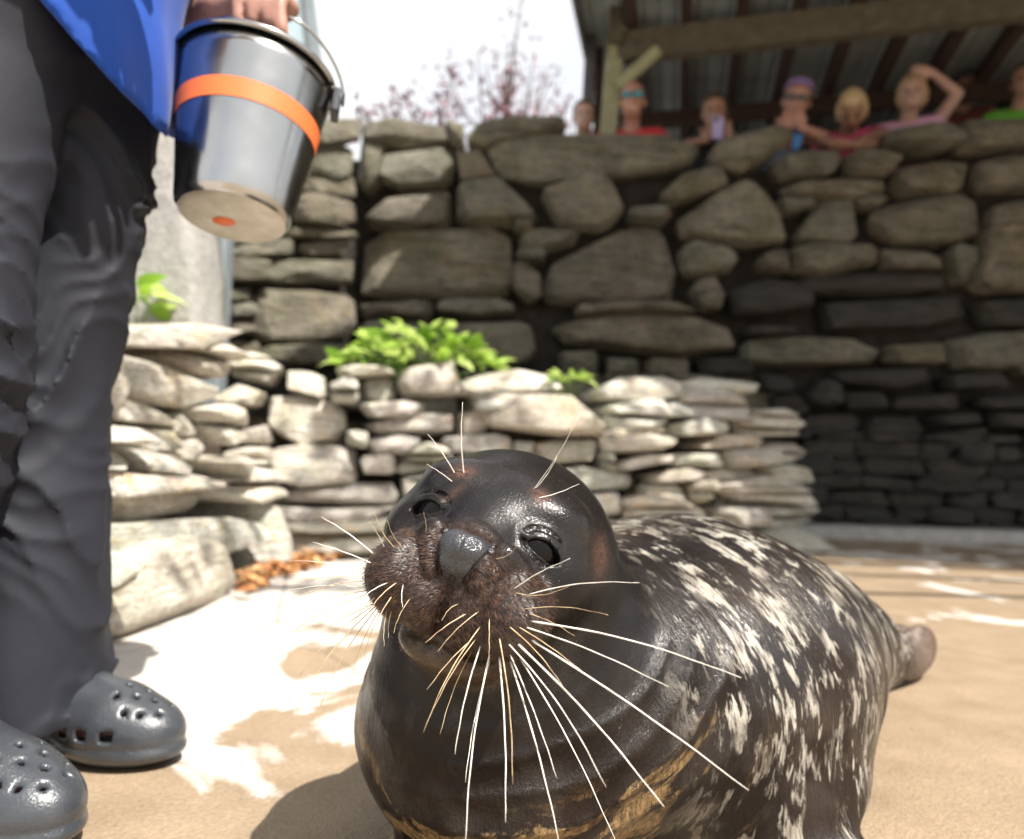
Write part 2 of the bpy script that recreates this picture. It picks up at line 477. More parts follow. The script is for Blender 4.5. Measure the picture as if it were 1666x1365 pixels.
def place_stone(poly3, U, Nn, parent, mat, depth, bulge, seed, proud=0.0, name='stone', **kw):
    """poly3: outline as 3D points on a vertical plane with horizontal direction U and outward normal Nn"""
    O = poly3[0]
    uv = [((p - O).dot(U), p.z - O.z) for p in poly3]
    V, F, c = stone_mesh(uv, depth, bulge, seed, **kw)
    o = O + U * c[0] + Vector((0, 0, c[1])) + Nn * proud
    W_ = [tuple(U * v[0] + Nn * v[1] + Vector((0, 0, v[2]))) for v in V]
    # orientation: U x Z = +-N ; flip faces when the frame is left-handed
    if U.cross(Nn).z < 0: F = [f[::-1] for f in F]
    return obj(name, mesh(name, W_, F, False), mat, parent, o)
def ray_plane(px, py, P0, Nn):
    d = ray(px, py); return CAM + d * ((P0 - CAM).dot(Nn) / d.dot(Nn))
def trace(txt): return [[tuple(float(a) for a in w.split(',')) for w in s.split()] for s in txt.strip().split('\n') if s.strip()]

back = empty('stone_wall', (0, WALLY, 0))
tag(back, 'high dry-stacked wall of big mossy grey stones behind the seal', 'stone wall')
def bk(o): o.location -= Vector(back.location); return o
BACK = trace('''
586,205 620,195 690,195 732,212 735,232 700,240 640,242 590,228
722,196 755,203 757,235 735,238
617,243 735,240 742,262 735,300 640,305 612,290
583,212 630,230 622,290 600,312 583,305
755,238 760,203 850,182 918,184 922,208 850,212 790,236
785,240 830,215 905,211 1115,214 1138,238 1135,275 1000,286 870,302 800,288
595,362 625,325 700,303 732,310 735,368 598,370
742,242 786,241 800,288 812,284 744,300
740,300 815,283 840,308 872,350 868,369 745,367
880,310 975,280 1000,303 1014,345 990,373 910,371 883,340
1020,340 1085,340 1088,364 1025,362
1070,328 1110,284 1175,274 1192,300 1140,326 1090,340
588,376 825,372 834,400 832,470 822,487 590,484
832,360 870,358 872,376 835,380
843,383 880,371 950,376 930,398 890,406 845,406
838,408 890,408 885,424 842,426
832,430 850,422 882,445 880,485 858,492 832,472
882,482 900,430 950,394 1010,370 1050,360 1077,373 1097,430 1100,482 1050,492 890,497
1102,410 1120,397 1185,401 1199,425 1185,446 1130,451 1105,440
1130,455 1165,448 1182,480 1177,505 1140,505 1125,475
710,486 830,484 838,505 780,515 712,510
585,492 705,490 705,522 588,522
890,530 960,510 1000,508 1130,514 1192,535 1202,566 1100,577 920,562
930,498 1010,490 1110,494 1140,510 1000,507 940,512
715,522 860,520 872,560 860,592 720,592
588,526 710,526 712,592 588,592
910,570 975,566 977,605 960,616 915,612
985,583 1040,580 1045,612 985,614
1050,583 1125,580 1130,614 1050,614
1135,580 1225,584 1228,614 1140,614
1153,258 1165,230 1283,203 1292,222 1250,262 1200,280 1155,272
1250,262 1290,247 1365,244 1371,265 1345,291 1265,293
1373,256 1385,244 1460,244 1464,260 1450,286 1375,291
1440,215 1500,207 1545,209 1570,232 1530,241 1450,239
1560,206 1600,194 1666,197 1720,200 1720,246 1560,251
1453,300 1460,274 1530,254 1580,261 1581,300 1560,313 1480,316
1583,261 1720,250 1720,306 1600,313 1583,296
1098,370 1150,324 1215,297 1257,320 1272,360 1280,402 1200,400 1108,386
1272,300 1360,294 1440,297 1441,316 1380,326 1290,319
1262,320 1330,321 1342,330 1300,346 1268,344
1293,386 1320,346 1345,318 1389,319 1391,396 1300,397
1391,319 1441,319 1446,322 1430,337 1395,337
1419,342 1470,320 1560,314 1597,324 1600,381 1550,394 1450,390 1421,376
1613,331 1666,317 1730,320 1730,472 1600,477 1578,460 1605,400
1545,410 1565,391 1591,400 1593,440 1570,462 1548,450
1233,420 1265,404 1283,411 1281,446 1239,441
1283,405 1340,399 1431,401 1431,431 1320,451 1285,446
1435,401 1500,407 1537,425 1531,441 1440,436
1285,454 1430,438 1540,445 1546,471 1400,482 1300,482
1183,470 1260,454 1330,471 1321,501 1250,512 1188,512
1330,488 1420,484 1560,479 1582,520 1500,537 1350,537
1206,561 1240,547 1380,549 1434,572 1421,590 1208,590
1440,560 1530,560 1542,592 1440,592
1545,550 1620,540 1730,540 1730,602 1560,607
1590,485 1730,480 1730,532 1600,534
1208,535 1292,532 1292,546 1212,549
1350,600 1510,596 1520,626 1450,633 1360,626
1535,607 1630,604 1634,633 1540,636
1226,610 1287,612 1287,639 1230,639
1308,641 1335,612 1364,620 1364,662 1313,662
1243,645 1300,640 1317,666 1300,674 1248,670
1369,635 1441,635 1447,667 1374,667
1449,645 1560,639 1572,667 1453,670
1588,645 1730,640 1730,664 1588,664
1298,680 1390,674 1407,690 1395,707 1298,710
1407,678 1500,674 1517,700 1490,717 1410,710
1523,700 1600,694 1612,727 1528,732
1519,673 1604,671 1606,690 1521,694
1612,671 1730,668 1730,700 1614,698
''')
U0 = Vector((1, 0, 0)); N0 = Vector((0, -1, 0)); P0 = Vector((0, WALLY, 0))
for i, pl in enumerate(BACK):
    poly = [ray_plane(x, y, P0, N0) for x, y in pl]
    pr = R.uniform(-0.03, 0.07)
    mxx = sum(p[0] for p in pl) / len(pl); myy = sum(p[1] for p in pl) / len(pl)
    shadem = M_rock_shade if (mxx > 1180 and myy > 590) or (mxx > 1170 and 450 < myy < 560) else M_rock_back
    bk(place_stone(poly, U0, N0, back, shadem, 0.38, R.uniform(0.07, 0.13), 100 + i, proud=pr))
def courses(x0, x1, z0, z1, P, U, Nn, parent, mat, hr, wr, seed, depth=0.3, prr=(-0.05, 0.05), fix=None, **kw):
    rg = random.Random(seed); z = z0; k = 0
    while z < z1 - 0.02:
        h = min(rg.uniform(*hr), z1 - z + 0.02); x = x0 - rg.uniform(0, wr[0])
        while x < x1:
            w = rg.uniform(*wr); hh = h * rg.uniform(0.9, 1.1)
            j = lambda s: rg.uniform(-s, s)
            a, b = x + 0.006, x + w - 0.006
            pts = [(a + j(.02), z + j(.012)), ((a + b) / 2 + j(.04), z + j(.012)), (b + j(.02), z + j(.012)), (b + j(.012), z + hh * .6), (b + j(.03), z + hh + j(.015)), ((a + b) / 2 + j(.05), z + hh + j(.02)), (a + j(.03), z + hh + j(.015)), (a + j(.012), z + hh * .5)]
            poly = [P + U * u + Vector((0, 0, v)) for u, v in pts]
            o = place_stone(poly, U, Nn, parent, mat, depth, rg.uniform(0.02, 0.05), seed * 1000 + k, proud=rg.uniform(*prr), n=14, **kw)
            if fix: fix(o)
            x += w; k += 1
        z += h
# small stones low on the right, coloured dark for the roof shade, and the run of wall outside the frame on the right
xr0 = ray_plane(1230, 800, P0, N0).x
zt = ray_plane(1450, 712, P0, N0).z
courses(xr0, 4.6, 0.02, zt, P0, U0, N0, back, M_rock_shade, (0.075, 0.13), (0.16, 0.42), 31, fix=bk)
zt2 = ray_plane(1100, 616, P0, N0).z
courses(-1.0, xr0, 0.7, zt2, P0, U0, N0, back, M_rock_back, (0.09, 0.15), (0.2, 0.45), 32, fix=bk)
courses(3.55, 5.6, zt, 2.45, P0, U0, N0, back, M_rock_back, (0.14, 0.3), (0.3, 0.7), 33, fix=bk)
# left return of the wall, coming towards the camera
A1 = at(582, 500, 4.66); A0 = at(366, 500, 3.95); A1.z = A0.z = 0
UL = (A1 - A0).normalized(); NL = Vector((UL.y, -UL.x, 0))
LEFT = trace('''
515,245 545,230 577,245 574,285 540,296 510,286
498,290 545,298 581,282 583,326 500,317
473,330 500,311 574,335 572,368 540,373 478,361
468,372 540,376 578,379 580,388 468,384
493,389 572,389 574,413 493,413
368,405 430,400 480,386 484,416 373,419
436,420 500,416 582,425 580,466 438,466
371,422 433,422 436,461 373,461
418,476 520,470 584,484 584,551 530,557 423,551
366,466 413,468 415,490 368,490
368,494 413,494 415,519 368,519
368,523 413,523 416,546 368,546
374,551 424,554 426,592 374,592
425,562 530,560 582,562 582,592 425,592
500,200 540,190 582,196 582,232 545,228 510,240
440,300 470,330 470,384 438,398 380,400 380,330
380,240 505,240 495,300 440,325 380,325
''')
for i, pl in enumerate(LEFT):
    poly = [ray_plane(x, y, A0, NL) for x, y in pl]
    bk(place_stone(poly, UL, NL, back, M_rock_back, 0.3, R.uniform(0.03, 0.06), 400 + i, proud=R.uniform(-0.02, 0.06)))
# earth core behind the stones
core = obj('earth_core', box(2.4, WALLY + 0.30, 1.2, 7.1, 0.28, 2.4), M_earth, back); bk(core)
cl = (A0 + A1) / 2 - NL * 0.26
Ml = Matrix((UL, NL, Vector((0, 0, 1)))).transposed()
core2 = obj('earth_core', box(cl.x, cl.y, 1.12, (A1 - A0).length + 0.5, 0.22, 2.25, Ml), M_earth, back); bk(core2)

# concrete footing strip along the wall base on the right
fa = gnd(1330, 872); fb = gnd(1700, 893)
M_kerb = mat_plain('kerb_concrete', (0.36, 0.345, 0.32), 0.9, 0.2, 14, 0.4, 0.006)
kb = obj('footing_kerb', bar(Vector((0.9, WALLY - 0.12, 0.03)), Vector((5.4, WALLY - 0.16, 0.03)), 0.34, 0.075, bev=0.012), M_kerb); tag(kb, kind='structure')

# ------------------------------------------------------------------ rock terrace (planter) in the sun
ter = empty('rock_terrace', (0, 3.2, 0))
tag(ter, 'low sunlit terrace of pale layered rocks holding a leafy plant', 'rock terrace')
def tk(o): o.location -= Vector(ter.location); return o
T_left = trace('''
195,562 205,535 270,535 340,526 361,535 356,551 270,576 200,571
253,580 310,559 346,557 362,600 356,621 300,616
188,642 197,579 240,589 290,614 352,628 336,651 270,667 200,647
165,690 180,639 230,649 275,669 290,720 270,737 175,730
283,680 310,674 332,700 344,731 290,754 273,738
300,664 365,658 380,700 382,722 345,727 320,685
158,725 210,730 282,735 282,762 240,772 163,764
316,748 350,737 367,755 345,777
333,796 375,757 441,779 444,809 380,822 343,817
148,800 240,789 300,789 327,800 332,831 280,844 153,857
268,769 310,767 322,780 273,784
100,765 260,768 330,785 260,800 100,805
150,858 260,845 330,838 405,846 402,880 380,872 250,902 150,952
403,905 410,815 426,808 430,880 416,917 394,932
60,570 190,560 192,640 165,690 60,690
60,690 165,692 170,760 60,765
60,806 150,806 150,1000 60,1080
''')
T_boulder = trace('''
128,1056 150,958 235,903 300,878 370,856 387,890 388,950 360,988 280,1020 150,1062
''')
L0 = gnd(130, 1066); L1 = gnd(395, 955)
UT = (L1 - L0).normalized(); NT_ = Vector((UT.y, -UT.x, 0))
if NT_.x < 0: NT_ = -NT_
# the upper stones step back from the boulders below
for i, pl in enumerate(T_left):
    my = sum(p[1] for p in pl) / len(pl)
    back_off = 0.10 + max(0, (880 - my)) * 0.00055
    PL = L0 - NT_ * back_off
    poly = [ray_plane(x, y, PL, NT_) for x, y in pl]
    tk(place_stone(poly, UT, NT_, ter, M_rock_ter, 0.30, R.uniform(0.05, 0.11), 600 + i, proud=R.uniform(-0.04, 0.05), layered=0.25, rough=1.8))
for i, pl in enumerate(T_boulder):
    poly = [ray_plane(x, y, L0, NT_) for x, y in pl]
    tk(place_stone(poly, UT, NT_, ter, M_rock_ter, 0.3, 0.07, 650 + i, proud=-0.02, rough=0.9, n=30))
T_mid = trace('''
358,580 400,573 440,582 462,600 440,624 380,612
343,652 380,624 437,640 426,660 375,664
378,700 437,690 442,724 383,727
368,730 442,728 442,782 368,760
460,600 500,598 530,611 532,650 465,642
438,642 475,640 540,655 562,665 562,700 547,724 480,722 438,702
438,727 500,722 584,728 585,782 500,788 438,784
436,790 560,785 642,790 647,830 560,852 436,848
430,850 560,856 652,840 655,895 560,905 430,900
545,600 580,590 640,598 642,613 560,614
586,615 640,611 647,640 632,667 590,648
646,620 660,598 745,589 752,620 747,646 660,650
533,622 570,614 587,625 585,660 540,657
583,657 650,650 692,660 682,677 600,682
593,690 690,668 742,672 742,706 600,707
744,672 790,664 797,706 747,714
596,716 650,705 692,715 667,741 600,740
646,746 690,720 737,735 742,762 650,772
583,741 642,741 642,773 588,775
720,710 800,704 834,715 830,737 723,737
778,645 860,636 930,643 977,690 972,712 900,704 788,697
766,640 800,634 832,650 822,674 768,672
728,625 770,611 850,603 905,613 917,635 860,641 738,641
868,720 930,714 974,718 980,748 900,757 870,747
834,716 870,716 868,741 834,739
652,775 742,765 745,800 655,830
742,742 860,744 862,772 745,778
748,780 900,775 902,830 748,830
655,835 900,835 902,895 655,900
562,700 600,700 600,730 585,730 560,722
''')
T_right = trace('''
968,632 1015,611 1075,610 1110,622 1112,646 1040,653 973,649
1109,622 1150,613 1237,624 1242,641 1180,646 1113,641
983,660 1050,650 1081,655 1086,692 988,702
1083,660 1130,631 1190,639 1227,670 1200,686 1098,682
1073,655 1116,650 1121,676 1076,681
973,705 1020,689 1075,687 1087,703 978,713
1083,690 1140,679 1187,692 1182,706 1088,709
1198,690 1240,664 1282,664 1294,690 1287,711 1213,712
978,712 1040,705 1087,712 1081,731 983,737
998,756 1050,737 1092,739 1097,753 1008,767
1128,725 1180,704 1252,714 1257,731 1138,733
1173,732 1252,730 1257,756 1178,760
1253,721 1300,721 1320,740 1317,756 1258,757
1248,760 1300,754 1330,768 1327,791 1258,787
903,768 960,761 1030,767 1040,793 960,802 913,800
1053,775 1110,761 1147,767 1142,781 1058,787
1118,785 1148,781 1152,813 1123,817
1158,790 1250,774 1312,795 1317,821 1198,814
1198,815 1300,807 1337,825 1337,852 1250,860 1203,842
1013,815 1080,804 1132,825 1137,852 1060,862 1018,852
1163,830 1230,821 1247,850 1178,857
1123,850 1190,844 1247,880 1200,890 1138,874
1238,865 1285,857 1342,890 1337,905 1258,900
943,805 1010,801 1017,840 958,842
1093,735 1172,734 1174,762 1096,762
1043,790 1117,787 1120,817 1048,815
1148,765 1242,759 1247,776 1153,788
985,735 1000,760 1000,770 985,765
975,845 1120,855 1140,880 1140,905 975,900
''')
Q0 = gnd(440, 905); Q0.z = 0
Q1 = gnd(1338, 905); Q1.z = 0
UM = (Q1 - Q0).normalized(); NM = Vector((UM.y, -UM.x, 0))
for i, pl in enumerate(T_mid):
    my = sum(p[1] for p in pl) / len(pl)
    PM = Q0 - NM * (0.02 + max(0, 880 - my) * 0.00075)
    poly = [ray_plane(x, y, PM, NM) for x, y in pl]
    tk(place_stone(poly, UM, NM, ter, M_rock_ter, 0.30, R.uniform(0.06, 0.13), 700 + i, proud=R.uniform(-0.08, 0.08), layered=0.3, rough=1.9))
for i, pl in enumerate(T_right):
    my = sum(p[1] for p in pl) / len(pl); mx = sum(p[0] for p in pl) / len(pl)
    turn = max(0, (mx - 1090) / 250.0)                       # the wall end curves back round
    PM = Q0 - NM * (0.02 + max(0, 880 - my) * 0.00055 + 0.40 * turn ** 2)
    ang = -0.55 * turn
    U2 = (UM * math.cos(ang) - NM * math.sin(ang) * -1).normalized()
    U2 = Vector((UM.x * math.cos(-ang) - UM.y * math.sin(-ang), UM.x * math.sin(-ang) + UM.y * math.cos(-ang), 0))
    N2 = Vector((U2.y, -U2.x, 0))
    c0 = ray_plane(mx, my, PM, NM)
    poly = [ray_plane(x, y, c0, N2) for x, y in pl]
    tk(place_stone(poly, U2, N2, ter, M_rock_ter, 0.34, R.uniform(0.05, 0.10), 800 + i, proud=R.uniform(-0.09, 0.08), layered=0.6, rough=1.9))
# solid core and soil of the planter
NMb = -NM
def prism(pts, z0, z1):
    n = len(pts); V = [(p.x, p.y, z0) for p in pts] + [(p.x, p.y, z1) for p in pts]
    F = [tuple(range(n))[::-1], tuple(range(n, 2 * n))] + [(i, (i + 1) % n, n + (i + 1) % n, n + i) for i in range(n)]
    return V, F
e0 = Q0 + NMb * 0.30; e1 = Q0 + UM * (Q1 - Q0).length * 0.78 + NMb * 0.34
cp = [L0 - NT_ * 0.42 - UT * 0.5, L1 - NT_ * 0.42, e0 - UM * 0.2, e0 + UM * 0.15, e1, e1 + NMb * 0.55 + UM * 0.1, Vector((0.3, WALLY + 0.1, 0)), Vector((-1.0, WALLY + 0.05, 0)), A0 + Vector((-1.2, 0.2, 0)), Vector((-2.6, 2.6, 0)), Vector((-2.2, 1.2, 0))]
V, F = prism(cp, -0.02, 0.56)
tk(obj('earth_core', mesh('core', V, F, False), M_soil, ter))
# ------------------------------------------------------------------ leafy plant on the terrace
def leaf_mesh(w=0.5, L=1.0, fold=0.15, droop=0.25, n=5):
    V, F = [], []
    for i in range(n + 1):
        t = i / n; hw = w * 0.5 * math.sin(math.pi * min(1, (0.06 + 0.94 * t)) ** 0.8) * (1 if t < 1 else 0) + 0.004
        z = -droop * t * t
        V += [(-hw, t * L, z + fold * hw), (0, t * L, z), (hw, t * L, z + fold * hw)]
    for i in range(n):
        a = i * 3
        F += [(a, a + 1, a + 4, a + 3), (a + 1, a + 2, a + 5, a + 4)]
    return mesh('leaf', V, F)
N = NT('fresh_leaf')
lr = N.rand(); lc = N.ramp(lr, [(0, (0.16, 0.33, 0.03)), (0.4, (0.40, 0.58, 0.08)), (1, (0.66, 0.76, 0.28))])
lc = N.mix(N.rng(N.noise(N.coord('Object'), 30, 3), 0.4, 0.7, 0, 0.35), lc, (0.16, 0.3, 0.03))
M_leaf = N.done(lc, 0.45, None, Transmission_Weight=0.0)
tr = N.n('BsdfTranslucent'); N.l(lc, tr.inputs[0]); ms = N.n('MixShader'); ms.inputs[0].default_value = 0.4
N.l(N.b.outputs[0], ms.inputs[1]); N.l(tr.outputs[0], ms.inputs[2]); N.l(ms.outputs[0], N.t.nodes['Material Output'].inputs[0])
LEAVES = [leaf_mesh(0.55, 1, 0.2, 0.3), leaf_mesh(0.7, 1, 0.1, 0.15), leaf_mesh(0.45, 1, 0.3, 0.5)]
for lm_ in LEAVES: lm_.materials.append(M_leaf)
M_stem = mat_plain('plant_stem', (0.12, 0.2, 0.04), 0.6)
def plant(c, rx, ry, h, n, ll, label, seed):
    rg = random.Random(seed); t = empty('leafy_plant', c); tag(t, label, 'plant')
    for i in range(n):
        a = rg.uniform(0, 2 * math.pi); rr = math.sqrt(rg.random())
        x, y = rx * rr * math.cos(a), ry * rr * math.sin(a)
        zz = h * (1 - rr * rr) * rg.uniform(0.45, 1.0)
        o = obj('leaf', LEAVES[i % 3], None, t, (x, y, zz))
        s = ll * rg.uniform(0.7, 1.3); o.scale = (s, s, s)
        o.rotation_euler = (rg.uniform(-0.3, 0.9), rg.uniform(-0.5, 0.5), math.atan2(y, x) - math.pi / 2 + rg.uniform(-1.0, 1.0))
        if i % 6 == 0:
            V, F = tube([(x * 0.4, y * 0.4, -0.08), (x * 0.8, y * 0.8, zz * 0.5), (x, y, zz)], [0.004, 0.003, 0.002], 5)
            obj('stem', mesh('stem', V, F), M_stem, t)
    return t
pc = at(682, 585, 3.42)
plant(pc + Vector((0, 0, -0.03)), 0.38, 0.2, 0.21, 230, 0.085, 'bright green leafy plant growing on top of the rock terrace', 3)
pc2 = at(925, 618, 3.36)
plant(pc2, 0.10, 0.07, 0.045, 26, 0.06, 'small green sprig in a crack of the terrace beside the larger plant', 4)
pc3 = at(225, 500, 2.55)
plant(pc3, 0.07, 0.05, 0.09, 16, 0.10, 'small yellow-green tuft at the foot of the pale stucco pillar', 5)

# fallen leaves swept against the terrace foot
N = NT('dead_leaf'); dl = N.ramp(N.rand(), [(0, (0.30, 0.13, 0.05)), (1, (0.5, 0.3, 0.14))])
gi = N.noise(N.coord('Object'), 9, 2); M_dead = N.done(N.ramp(gi, [(0.35, (0.27, 0.11, 0.04)), (0.5, (0.48, 0.24, 0.09)), (0.65, (0.55, 0.40, 0.22))]), 0.8)
V, F = [], []; rg = random.Random(5)
for i in range(420):
    t = rg.random(); g = rg.gauss(0, 1)
    p = gnd(398 + 165 * t, 956 - 60 * t ** 0.6 + abs(g) * 11 * (1 - t * 0.5))
    s = rg.uniform(0.018, 0.045); a = rg.uniform(0, 6.28); cz = rg.uniform(0.003, 0.03) + 0.03 * max(0, 0.4 - abs(t - 0.2))
    B = Matrix.Rotation(a, 3, 'Z') @ Matrix.Rotation(rg.uniform(-0.6, 0.6), 3, 'X') @ Matrix.Rotation(rg.uniform(-0.5, 0.5), 3, 'Y')
    b = len(V)
    for (x, y, z) in [(0, -1, 0), (-.35, -.3, .15), (-.4, .35, .2), (0, 1, .05), (.4, .35, .2), (.35, -.3, .15), (0, 0, 0)]:
        q = B @ Vector((x * s, y * s, z * s)); V.append((p.x + q.x, p.y + q.y, cz + q.z))
    F += [(b + 6, b + k, b + (k + 1) % 6) for k in range(6)]
dlv = obj('fallen_leaves', mesh('fallen_leaves', V, F, False), M_dead)
tag(dlv, 'dry orange leaves swept against the foot of the rock terrace', 'leaves', kind='stuff')
# ------------------------------------------------------------------ open shed behind the wall
M_wood = mat_plain('treated_wood', (0.075, 0.064, 0.042), 0.8, 0.3, 14, 0.5, 0.004)
M_wood_g = mat_plain('pale_green_wood', (0.24, 0.24, 0.14), 0.8, 0.2, 14, 0.4, 0.004)
M_wood_d = mat_plain('dark_red_wood', (0.035, 0.017, 0.012), 0.8, 0.3, 14, 0.5, 0.004)
M_fascia = mat_plain('grey_fascia', (0.075, 0.075, 0.085), 0.6, 0.2, 12, 0.3, 0.003)
N = NT('metal_roof_sheet'); M_sheet = N.done(N.ramp(N.noise(N.coord('Object', scale=(0.6, 3, 3)), 2.5, 4), [(0.3, (0.24, 0.28, 0.29)), (0.7, (0.34, 0.38, 0.39))]), 0.5, None)
shed = empty('open_shed', (1.0, 5.2, 1.2)); tag(shed, 'open-sided wooden shed with dark metal roof behind the stone wall', 'shed')
SU = Vector((0.969, -0.247, 0)).normalized(); SV = Vector((0.22, 0.975, -0.045)).normalized(); SZ = Vector((0, 0, 1))
B0 = at(1000, 80, 5.05)                                    # left end of the visible beam
def sh(o): o.location -= Vector(shed.location); return o
def S(u, v, w=0.0): return B0 + SU * u + SV * v + SZ * w
# beam, far beam
sh(obj('beam', bar(S(-0.05, 0), S(6.5, 0), 0.10, 0.20), M_wood, shed))
sh(obj('beam', bar(S(-0.05, 1.05, 0.0), S(6.5, 1.05, 0.0), 0.08, 0.12), M_wood_d, shed))
sh(obj('beam', bar(S(-0.05, 2.6, -0.02), S(6.5, 2.6, -0.02), 0.08, 0.16), M_wood_d, shed))
for k in range(17):
    u = 0.12 + k * 0.37
    sh(obj('rafter', bar(S(u, -2.25, 0.175), S(u, 3.2, 0.175), 0.075, 0.13, bev=0.003), M_wood_d, shed))
# corrugated sheets, each one 0.74 wide
def corr(u0, u1):
    V, F = [], []; n = 40; vs = (-2.35, 0.4, 3.3)  # front overhang, out of view, lengthened to shade the stone wall
    for j, v in enumerate(vs):
        for i in range(n + 1):
            u = u0 + (u1 - u0) * i / n
            ph = ((u / 0.123) % 1.0); hgt = 0.022 * max(0, 1 - abs(ph - 0.5) * 6)
            p = S(u, v, 0.245 + hgt + (0.004 if int(u0 / 0.74) % 2 else 0)) - Vector(shed.location); V.append(tuple(p))
    for j in range(len(vs) - 1):
        for i in range(n):
            a = j * (n + 1) + i; F.append((a, a + 1, a + n + 2, a + n + 1))
    return mesh('roof_sheet', V, F, False)
u = -0.22
while u < 6.4:
    obj('roof_sheet', corr(u, u + 0.75), M_sheet, shed); u += 0.74
sh(obj('fascia', bar(S(-0.235, -2.38, 0.2), S(-0.235, 3.3, 0.2), 0.03, 0.22), M_fascia, shed))
sh(obj('fascia', bar(S(-0.25, -2.38, 0.2), S(6.5, -2.38, 0.2), 0.03, 0.2), M_fascia, shed))
# posts, brace and corner boards
pt = at(1005, 72, 5.05); pb = at(990, 215, 5.05); pd = (pb - pt).normalized()
pbase = pt + pd * ((pt.z - 1.2) / -pd.z)
sh(obj('post', bar(pt + Vector((0, 0, 0.16)), pbase, 0.11, 0.11, up=Vector((0, 1, 0))), M_wood_g, shed))
sh(obj('brace', bar(at(1004, 142, 4.98), at(1072, 82, 4.9), 0.075, 0.075, up=Vector((0, 1, 0))), M_wood_g, shed))
for (xa, ya, xb, yb, w, Y, m) in ((1003, -14, 1001, 70, 0.085, 4.97, M_wood), (968, -60, 950, 260, 0.075, 5.3, M_fascia), (983, -60, 968, 260, 0.05, 5.45, M_wood_d)):
    a, b = at(xa, ya, Y), at(xb, yb, Y)
    if yb > 100: d_ = (b - a); b = a + d_ * ((a.z - 1.2) / (a.z - b.z))
    sh(obj('corner_board', bar(a, b, w, 0.05, up=Vector((0, 1, 0))), m, shed))
for u, v in ((3.4, 2.6), (0.05, 2.6), (6.3, 0), (6.3, 2.6)):
    q = S(u, v, -0.1); sh(obj('post', bar(q, Vector((q.x, q.y, 1.2)), 0.11, 0.11, up=Vector((0, 1, 0))), M_wood_d, shed))
# boarded rear wall of the shed
for k in range(30):
    u = -0.1 + k * 0.22
    a = S(u, 3.15, 0.1); sh(obj('board', bar(a, Vector((a.x, a.y, 1.2)), 0.025, 0.212, up=SU), M_wood_d, shed))
# step the children stand on
stp = obj('wooden_step', box(2.62, WALLY + 0.72, 1.575, 1.1, 0.42, 0.75, bev=0.01), M_wood)
tag(stp, 'plain wooden step behind the parapet stones that children stand on', 'step')

# ------------------------------------------------------------------ pale building, pillar and post on the left
M_stucco = mat_plain('pale_stucco', (0.30, 0.29, 0.27), 0.95, 0.22, 22, 0.9, 0.012)
Yp = 2.72
pil_poly = [at(x, y, Yp) for x, y in ((196, 585), (212, 70), (236, 38), (262, 34), (284, 62), (300, 230), (318, 380), (338, 585))]
V, F, c = blob_mesh([(p.x, p.z) for p in pil_poly], 0.32, 0.05, 991, n=60, rough=0.35)
pv = [(v[0], -v[1], v[2]) for v in V]
pil = obj('stucco_pillar', mesh('pillar', pv, F), M_stucco, None, (c[0], Yp, c[1]))
tag(pil, 'rough pale grey stucco pillar on the terrace beside the steel pail', 'pillar')
M_post = mat_plain('blue_grey_paint', (0.19, 0.22, 0.24), 0.6, 0.15, 8, 0.2, 0.003)
q = at(352, 480, 3.55)
gp = obj('grey_post', box(q.x, q.y, 1.35, 0.11, 0.11, 1.75, bev=0.012), M_post)
tag(gp, 'blue-grey square post between the stucco pillar and the stone wall', 'post')
bl = empty('pale_building', at(400, 190, 6.2)); bl.location.z = 1.2
tag(bl, 'pale blue building with sloping grey trim behind the steel pail', 'building')
N = NT('pale_blue_panel'); M_pane = N.done(N.ramp(N.noise(N.coord('Object'), 1.5, 3), [(0.3, (0.33, 0.42, 0.46)), (0.7, (0.42, 0.50, 0.535))]), 0.3)
M_white = mat_plain('white_trim', (0.5, 0.53, 0.55), 0.5, 0.06, 10, 0.1, 0.002)
Yb = 6.2
def quadprism(px, Y, d, name, m):
    P = [at(x, y, Y) for x, y in px]; n = len(P)
    for p in P:
        if p.z < 3.2: p.z = 1.2
    V = [tuple(p - Vector(bl.location)) for p in P] + [tuple(p + Vector((0, d, 0)) - Vector(bl.location)) for p in P]
    F = [tuple(range(n)), tuple(range(n, 2 * n))[::-1]] + [(i, n + i, n + (i + 1) % n, (i + 1) % n) for i in range(n)]
    me = mesh(name, V, F, False)
    bm = bmesh.new(); bm.from_mesh(me); bmesh.ops.recalc_face_normals(bm, faces=bm.faces); bm.to_mesh(me); bm.free()
    return obj(name, me, m, bl)
def ex(y): return 522 + (568 - 522) * y / 190.0          # x of the sloping edge at row y
quadprism([(60, -160), (ex(-160), -160), (ex(260), 260), (60, 260)], Yb, 1.6, 'wall', M_white)
seams = [70, 150, 230, 300, 368, 440]
for i, x in enumerate(seams):
    x2 = seams[i + 1] - 6 if i < len(seams) - 1 else None
    if x2: pp = [(x, -150), (x2, -150), (x2, 255), (x, 255)]
    else: pp = [(x, -150), (ex(-150) - 14, -150), (ex(255) - 14, 255), (x, 255)]
    quadprism(pp, Yb - 0.02, 0.03, 'panel', M_pane)
quadprism([(ex(-160) - 7, -160), (ex(-160) + 7, -160), (ex(260) + 7, 260), (ex(260) - 7, 260)], Yb - 0.06, 0.1, 'trim', M_post)
# thin flag line pole right of the building
a = at(577, -40, 6.6); b = at(580, 230, 6.6)
V, F = tube([Vector((b.x, b.y, 1.2)), a], 0.012, 8)
pl = obj('thin_pole', mesh('pole', V, F), M_white); tag(pl, 'thin pale pole standing just beside the pale blue building', 'pole')

